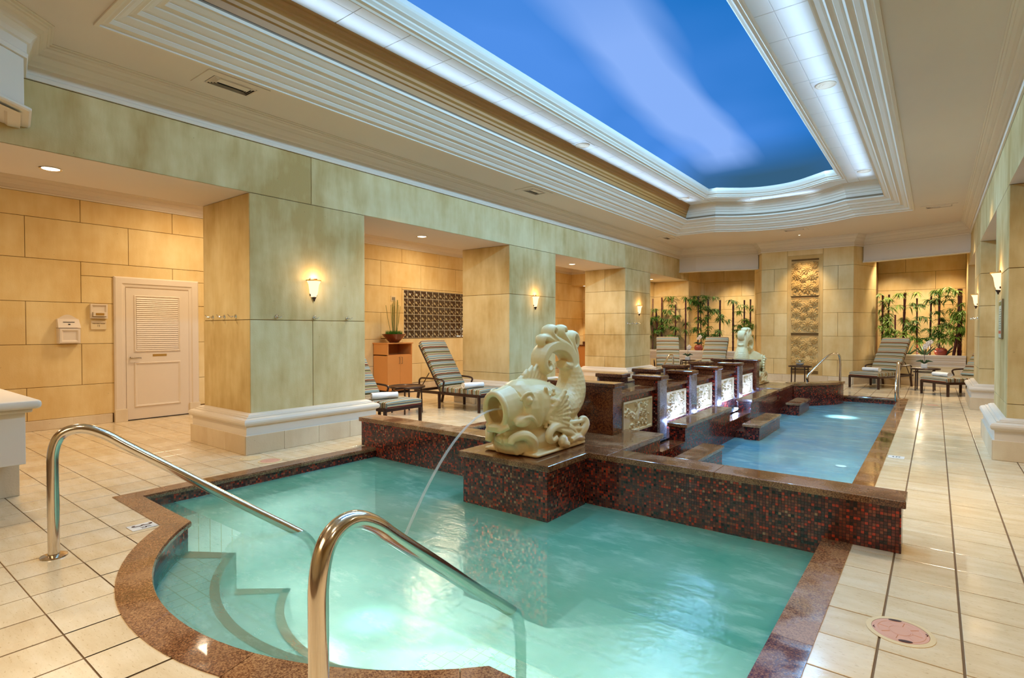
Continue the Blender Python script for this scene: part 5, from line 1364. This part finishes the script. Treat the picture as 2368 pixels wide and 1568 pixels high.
# ---- maple cabinet with bowl of reeds
t = thing('towel_cabinet', 'honey maple cabinet with open shelf over two doors', 'cabinet', (-9.65, 8.14, 0))
x0, x1, y0, y1 = -.235, .25, -.35, .36
b = new()
box(b, x0, x1 - .02, y0, y0 + .02, .06, 1.10); box(b, x0, x1 - .02, y1 - .02, y1, .06, 1.10); box(b, x0, x0 + .01, y0, y1, .06, 1.10); box(b, x0, x1 - .02, y0, y1, .84, .86); box(b, x0, x1 - .03, y0, y1, .06, .08); obj('carcass', b, 'oak', t)
b = new(); box(b, x0, x1 + .02, y0 - .02, y1 + .02, 1.10, 1.125, .003); obj('top', b, 'oak', t)
b = new(); box(b, x0 + .03, x1 - .06, y0 + .03, y1 - .03, 0, .06); obj('plinth', b, 'dark', t)
for k, (a, c) in enumerate(((y0 + .002, .003), (.007, y1 - .002))):
    b = new(); box(b, x1 - .02, x1, a, c, .075, .845, .002); d = obj('door', b, 'oak', t)
    yy = -.03 if k == 0 else .045
    b = new(); tube(b, [(x1, yy, .66), (x1 + .03, yy, .66), (x1 + .03, yy, .80), (x1, yy, .80)], .005, 6); obj('handle', b, 'nickel', d)
for a, c in ((y0, y0 + .03), (y1 - .03, y1)):
    b = new(); box(b, x1 - .02, x1, a, c, .85, 1.10, .001); obj('stile', b, 'oak', t)
t = thing('reed_bowl', 'brown bowl of clipped grass and tall reeds on the maple cabinet', 'plant', (-9.55, 8.10, 1.126))
b = new(); lathe(b, [(0, .0), (.10, 0), (.15, .05), (.23, .14), (.27, .185), (.275, .19), (.262, .19), (.22, .16), (0, .15)], 32); obj('bowl', b, 'bowl', t, smooth=True)
b = new()
for k in range(500):
    r = .19 * math.sqrt(random.random()); a = random.random() * 6.28; x, y = r * math.cos(a), r * math.sin(a); h = .10 + .03 * random.random(); l = random.uniform(-.01, .01)
    b.faces.new([b.verts.new(q) for q in ((x - .004, y, .155), (x + .004, y, .155), (x + l, y + l, .155 + h))])
g_ = obj('grass', b, 'grass', t); g_['kind'] = 'stuff'
for k in range(16):
    r = .075 * math.sqrt(random.random()); a = random.random() * 6.28; x, y = r * math.cos(a), r * math.sin(a); f = 1.6 if k < 12 else 3.2
    b = new(); H_ = random.uniform(.62, .82); tube(b, [(x, y, .15), (x * f * .6 + x * .4, y * f * .6 + y * .4, .15 + H_ * .5), (x * f, y * f, .15 + H_)], .0055, 6); obj('reed', b, 'reed', t)
t = thing('wall_switch', 'small white switch plate above the reed bowl', 'switch', (XW, 8.37, 2.06))
b = new(); box(b, 0, .008, -.075, .075, 0, .13, .002); obj('plate', b, 'beige', t)
for k in range(2):
    b = new(); box(b, .008, .014, -.045 + .05 * k, -.005 + .05 * k, .03, .10, .002); obj('rocker', b, 'nickel', t)

# ---- vanity in the corner behind the columns
t = thing('vanity_counter', 'dark stone counter over maple doors behind the fish tail', 'counter', (-8.9, 16.7, 0))
b = new(); box(b, -9.88, -7.66, 16.42, 16.98, .86, .90, .006); box(b, -9.88, -7.66, 16.95, 16.98, .90, 1.0); obj('top', b, 'granite_dark', t, world=True)
b = new(); box(b, -9.85, -7.68, 16.55, 16.98, 0, .10); obj('plinth', b, 'dark', t, world=True)
for k in range(5):
    b = new(); box(b, -9.86 + .44 * k, -9.86 + .44 * k + .432, 16.48, 16.97, .10, .86, .003); d = obj('door', b, 'oak', t, world=True)
t = thing('vanity_rock', 'rough pale rock bowl standing on the stone counter', 'ornament', (-9.3, 16.72, .90))
b = new(); r_ = bmesh.ops.create_icosphere(b, subdivisions=3, radius=.19)
for v in b.verts: v.co *= 1 + random.uniform(-.07, .07); v.co.z = v.co.z * .85 + .20; v.co.z = min(v.co.z, .30)
obj('rock', b, 'rock', t)
b = new(); lathe(b, [(0, 0), (.07, 0), (.05, .04), (.05, .08)], 12); obj('foot', b, 'chrome', t)
t = thing('vanity_tap', 'bent chrome tap on the stone counter', 'tap', (-8.9, 16.72, .90))
b = new(); tube(b, smoothpath([(0, 0, 0), (0, 0, .10), (.02, -.02, .18), (.10, -.10, .26), (.2, -.16, .27)], 2), .012, 8); obj('spout', b, 'chrome', t, smooth=True)
b = new(); lathe(b, [(0, .02), (.03, .02), (.035, 0)], 16); obj('base', b, 'chrome', t)

# ================================================================== PLANTERS
ZP = .78
def planter(xa, ya, xb, yb, dep, label):
    d = Vector((xb - xa, yb - ya, 0)); L = d.length; d.normalize(); ang = math.atan2(d.y, d.x)
    t = thing('planter', label, 'planter', (xa, ya, 0), ang)
    b = new(); box(b, 0, L, 0, dep, .0, ZP - .06); obj('body', b, 'cream', t)
    b = new(); sweep(b, [(L, 0), (0, 0)], [(0, ZP - .22), (.015, ZP - .22), (.02, ZP - .19), (.03, ZP - .18), (.03, ZP - .13), (.045, ZP - .12), (.05, ZP - .08), (.07, ZP - .06), (.075, ZP - .01), (.07, ZP), (-.08, ZP), (-.08, ZP - .1)]); obj('moulded_ledge', b, 'cream', t)
    b = new(); sweep(b, [(L, 0), (0, 0)], [(.0, .0), (.02, 0), (.02, .12), (.012, .13), (0, .14)]); obj('plinth', b, 'marble', t)
    n = max(1, int(L / 1.0)); w = L / n
    for k in range(n):
        b = new(); x0_, x1_, z0_, z1_ = k * w + .12, (k + 1) * w - .12, .20, .50
        rg = [[b.verts.new((x0_ + o, -h, z0_ + o)), b.verts.new((x1_ - o, -h, z0_ + o)), b.verts.new((x1_ - o, -h, z1_ - o)), b.verts.new((x0_ + o, -h, z1_ - o))] for o, h in ((0, 0), (0, .012), (.02, .016), (.03, .004), (.04, .004))]
        for A, B in zip(rg, rg[1:]):
            for j in range(4): b.faces.new((A[j], A[(j + 1) % 4], B[(j + 1) % 4], B[j]))
        b.faces.new(rg[-1]); obj('panel', b, 'relief_pale', t)
    b = new(); quad(b, (0, .05, ZP - .04), (L, .05, ZP - .04), (L, dep, ZP - .04), (0, dep, ZP - .04)); obj('soil', b, 'soil', t)
    return t
planter(-7.36, 16.72, -4.21, 16.88, .36, 'cream moulded planter behind the fountain loungers, left of the pier')
planter(-1.22, 17.22, 0.60, 17.20, .90, 'cream moulded planter right of the carved pier')
def leaf(b, p, d, ln, w, droop=.35):
    d = d.normalized(); s = d.cross(Vector((0, 0, 1)));
    if s.length < .1: s = Vector((1, 0, 0))
    s.normalize(); m = p + d * ln * .45 + Vector((0, 0, -droop * ln * .12)); e = p + d * ln + Vector((0, 0, -droop * ln * .6))
    a = b.verts.new(p); l = b.verts.new(m + s * w); r = b.verts.new(m - s * w); mm = b.verts.new(m + Vector((0, 0, w * .5))); z = b.verts.new(e)
    for f in ((a, l, mm), (a, mm, r), (l, z, mm), (mm, z, r)): b.faces.new(f)
def bamboo(x, y, top, label, mat, sprays, seed, r=.021, lean=0.0, side=0.0, size=1.0):
    rnd = random.Random(seed); h = top - ZP + .04
    t = thing('bamboo_plant', label, 'bamboo', (x, y, ZP - .04), 0, 'potted bamboo')
    b = new(); pts = []; rs = []
    n = int(h / .16)
    for k in range(n + 1):
        z = h * k / n; pts += [(lean * z, 0, z - .004), (lean * z, 0, z)]; rs += [r * 1.15, r * .96]
    tube(b, pts, rs, 8); obj('pole', b, 'bamboo_pole', t, smooth=True)
    b = new(); tw = new()
    for k in range(int(sprays * 1.5)):
        z = h * rnd.uniform(.22, 1.0); a = rnd.uniform(0, 2 * PI); ln = rnd.uniform(.12, .30) * size
        st = Vector((lean * z, 0, z)); tip = st + Vector((math.cos(a) * ln + side * ln, math.sin(a) * ln * .5 - .04, rnd.uniform(-.02, .10)))
        mid = st.lerp(tip, .5) + Vector((0, 0, .05)); tube(tw, [st, mid, tip], [.004, .003, .002], 5)
        for j in range(int(20 * size)):
            f = rnd.uniform(.3, 1.0); p = st.lerp(mid, f * 2) if f < .5 else mid.lerp(tip, f * 2 - 1)
            aa = rnd.uniform(0, 2 * PI); d = Vector((math.cos(aa), math.sin(aa) * .8, rnd.uniform(-.7, .25)))
            leaf(b, p, d, rnd.uniform(.12, .22), rnd.uniform(.012, .018), .8)
    for bb_ in (b, tw):
        for v in bb_.verts:
            X_, Y_ = v.co.x + x, v.co.y + y
            if x < -3:
                if x < -6.15: Y_ = min(Y_, 17.22); X_ = max(X_, -7.33)
                else: Y_ = min(Y_, 18.3); X_ = max(X_, -6.16)
                X_ = min(X_, -3.97 - .44 * (max(Y_, 16.6) - 16.6))
            else:
                Y_ = min(Y_, 18.3); X_ = max(min(X_, .585), -1.55 + .44 * (min(max(Y_, 16.6), 17.5) - 16.6))
            v.co.x, v.co.y = X_ - x, Y_ - y
    f_ = obj('foliage', b, mat, t, recalc=False); f_['kind'] = 'stuff'
    f_ = obj('twigs', tw, 'reed', t); f_['kind'] = 'stuff'
LB = [(-7.27, 16.95, 2.42, 4, 'leaf', 'leftmost thin bamboo beside the far left column', .016, 0, 0), (-7.10, 17.05, 2.10, 4, 'leaf', 'short leaning bamboo, second from the far left column', .026, -.08, .2), (-7.02, 17.08, 2.46, 7, 'leaf', 'tall bamboo over the left lounger with leaves to its right', .022, 0, .8),
      (-6.55, 17.05, 2.22, 8, 'leaf', 'shorter dark bamboo above the left upright lounger', .022, 0, -.4), (-6.20, 16.98, 2.42, 5, 'leaf', 'straight bare red bamboo at the wall corner', .024, 0, .3), (-5.85, 17.10, 2.46, 8, 'leaf', 'tall bamboo rising over the orchid pot', .022, 0, .2), (-5.78, 17.22, 2.30, 7, 'leaf', 'thin leaning red bamboo beside the orchid pot', .016, -.03, 0),
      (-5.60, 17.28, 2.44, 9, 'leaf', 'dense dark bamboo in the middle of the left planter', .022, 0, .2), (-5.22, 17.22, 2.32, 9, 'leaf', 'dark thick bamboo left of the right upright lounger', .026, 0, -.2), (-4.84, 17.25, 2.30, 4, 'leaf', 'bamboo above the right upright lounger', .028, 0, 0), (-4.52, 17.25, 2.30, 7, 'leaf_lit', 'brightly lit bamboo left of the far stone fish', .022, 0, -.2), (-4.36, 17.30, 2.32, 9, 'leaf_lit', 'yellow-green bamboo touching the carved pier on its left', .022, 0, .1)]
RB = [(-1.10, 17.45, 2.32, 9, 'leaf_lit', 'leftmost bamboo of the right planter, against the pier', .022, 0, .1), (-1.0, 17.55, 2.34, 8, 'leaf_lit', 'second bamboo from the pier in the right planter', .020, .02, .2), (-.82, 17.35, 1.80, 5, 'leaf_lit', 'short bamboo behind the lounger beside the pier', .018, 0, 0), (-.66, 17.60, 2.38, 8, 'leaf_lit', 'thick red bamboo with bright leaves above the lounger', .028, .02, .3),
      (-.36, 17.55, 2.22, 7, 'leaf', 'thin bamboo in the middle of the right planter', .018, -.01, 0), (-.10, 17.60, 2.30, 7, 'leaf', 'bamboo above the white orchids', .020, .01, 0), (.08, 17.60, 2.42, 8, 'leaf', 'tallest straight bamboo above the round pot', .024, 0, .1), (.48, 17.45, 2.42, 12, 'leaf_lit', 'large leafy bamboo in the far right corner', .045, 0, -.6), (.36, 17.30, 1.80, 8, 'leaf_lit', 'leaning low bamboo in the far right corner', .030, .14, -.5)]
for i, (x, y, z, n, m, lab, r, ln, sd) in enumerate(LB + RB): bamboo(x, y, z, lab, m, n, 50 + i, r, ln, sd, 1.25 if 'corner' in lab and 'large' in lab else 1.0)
def agave(x, y, z, n, ln, label, mat='agave'):
    t = thing('spiky_plant', label, 'plant', (x, y, z), 0, 'low spiky plants')
    for k in range(n):
        a = 2 * PI * k / n + random.random(); el = random.uniform(.5, 1.3); b = new(); pts = []; w = []
        for i in range(6):
            f = i / 5; rr = ln * f * math.cos(el); pts.append((rr * math.cos(a), rr * math.sin(a) * .7, ln * f * math.sin(el) - .15 * ln * f * f)); w.append(.022 * (1 - f) ** .7 + .002)
        tube(b, pts, w, 6, flat=.25); obj('leaf', b, mat, t, smooth=True)
agave(-.55, 17.35, ZP - .04, 7, .42, 'broad green spiky plant behind the lounger beside the pier')
agave(-.20, 17.3, ZP - .04, 9, .42, 'dark spiky plant behind the orchids'); agave(.18, 17.35, ZP - .04, 9, .40, 'dark spiky plant behind the round pot')
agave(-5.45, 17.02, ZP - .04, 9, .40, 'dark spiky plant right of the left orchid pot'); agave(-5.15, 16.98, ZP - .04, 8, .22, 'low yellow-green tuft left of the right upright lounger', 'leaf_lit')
agave(-6.95, 17.0, ZP - .04, 6, .34, 'sparse spiky plant behind the left upright lounger')
def round_pot(x, y, z, r, label, n=0):
    t = thing('round_pot', label, 'pot', (x, y, z))
    b = new(); prof = [(0, 0)] + [(r * (math.sin(a) ** .8), r * .82 * (1 - math.cos(a))) for a in [PI * k / 12 for k in range(1, 11)]] + [(r * .28, r * 1.55), (r * .2, r * 1.5)]
    lathe(b, prof, 24); obj('body', b, 'terracotta', t, smooth=True)
    b = new(); lathe(b, [(r * .25, r * 1.52), (r * .32, r * 1.58), (r * .22, r * 1.62)], 16); obj('rim', b, 'terracotta', t)
round_pot(-5.76, 16.90, ZP - .03, .13, 'dark red round pot holding the left orchid'); round_pot(.12, 17.34, ZP - .03, .135, 'terracotta round pot on the right planter')
def orchid(x, y, z, h, lab, pot, seed):
    rnd = random.Random(seed); t = thing('orchid', lab, 'flower', (x, y, z), 0, 'white orchids')
    z0_ = 0
    if pot:
        b = new(); box(b, -.06, .06, -.06, .06, 0, .10, .006); obj('pot', b, 'white', t); z0_ = .10
    for k in range(6):
        a = k * 1.05; b = new(); tube(b, [(0, 0, z0_), (.07 * math.cos(a), .07 * math.sin(a), z0_ + .07), (.16 * math.cos(a), .16 * math.sin(a), z0_ + .05)], [.012, .026, .004], 6, flat=.25); obj('leaf', b, 'agave', t)
    b = new(); st = smoothpath([(0, 0, z0_), (.0, 0, z0_ + h * .6), (.03, -.03, z0_ + h), (.09, -.07, z0_ + h * 1.02)], 2); tube(b, st, .004, 6); obj('stem', b, 'ink', t)
    for k in range(6):
        p = Vector(st[-1]).lerp(Vector((.02, -.03, z0_ + h * .7)), k / 6) + Vector((rnd.uniform(-.03, .03), rnd.uniform(-.03, .0), 0)); b = new()
        for j in range(5):
            a = j * 1.257 + rnd.random() * .3; c = p + Vector((.030 * math.cos(a), -.01, .030 * math.sin(a))); q = [b.verts.new(c + Vector((.021 * math.cos(u), -.005 * math.sin(u * 2), .021 * math.sin(u)))) for u in [2 * PI * i / 8 for i in range(8)]]; b.faces.new(q)
        lathe(b, [(0, .008), (.008, 0), (0, -.006)], 6, (p.x, p.y - .012, p.z)); obj('bloom', b, 'petal', t)
orchid(-5.76, 16.90, ZP + .17, .26, 'pale orchid rising from the dark red round pot', False, 1)
orchid(-.19, 15.93, .524, .50, 'white orchid in a square white pot on the right table', True, 2)
orchid(-5.80, 16.08, .524, .30, 'orchid in a white pot on the table behind the fountain', True, 3)
t = thing('glass_bowl', 'round glass bowl with greenery on the table before the carved pier', 'bowl', (-2.70, 15.45, .504))
b = new(); lathe(b, [(.04, 0), (.09, .03), (.105, .08), (.09, .13), (.06, .155), (.065, .16)], 24); obj('glass', b, 'glass', t, smooth=True)
b = new(); lathe(b, [(0, .004), (.05, .004), (.088, .035), (.098, .065), (0, .065)], 20); obj('pebbles', b, 'white', t)
b = new()
for k in range(26): a = random.random() * 6.28; leaf(b, Vector((0, 0, .10)), Vector((math.cos(a), math.sin(a), random.uniform(-.1, .8))), random.uniform(.10, .22), .008)
f_ = obj('greenery', b, 'leaf', t); f_['kind'] = 'stuff'
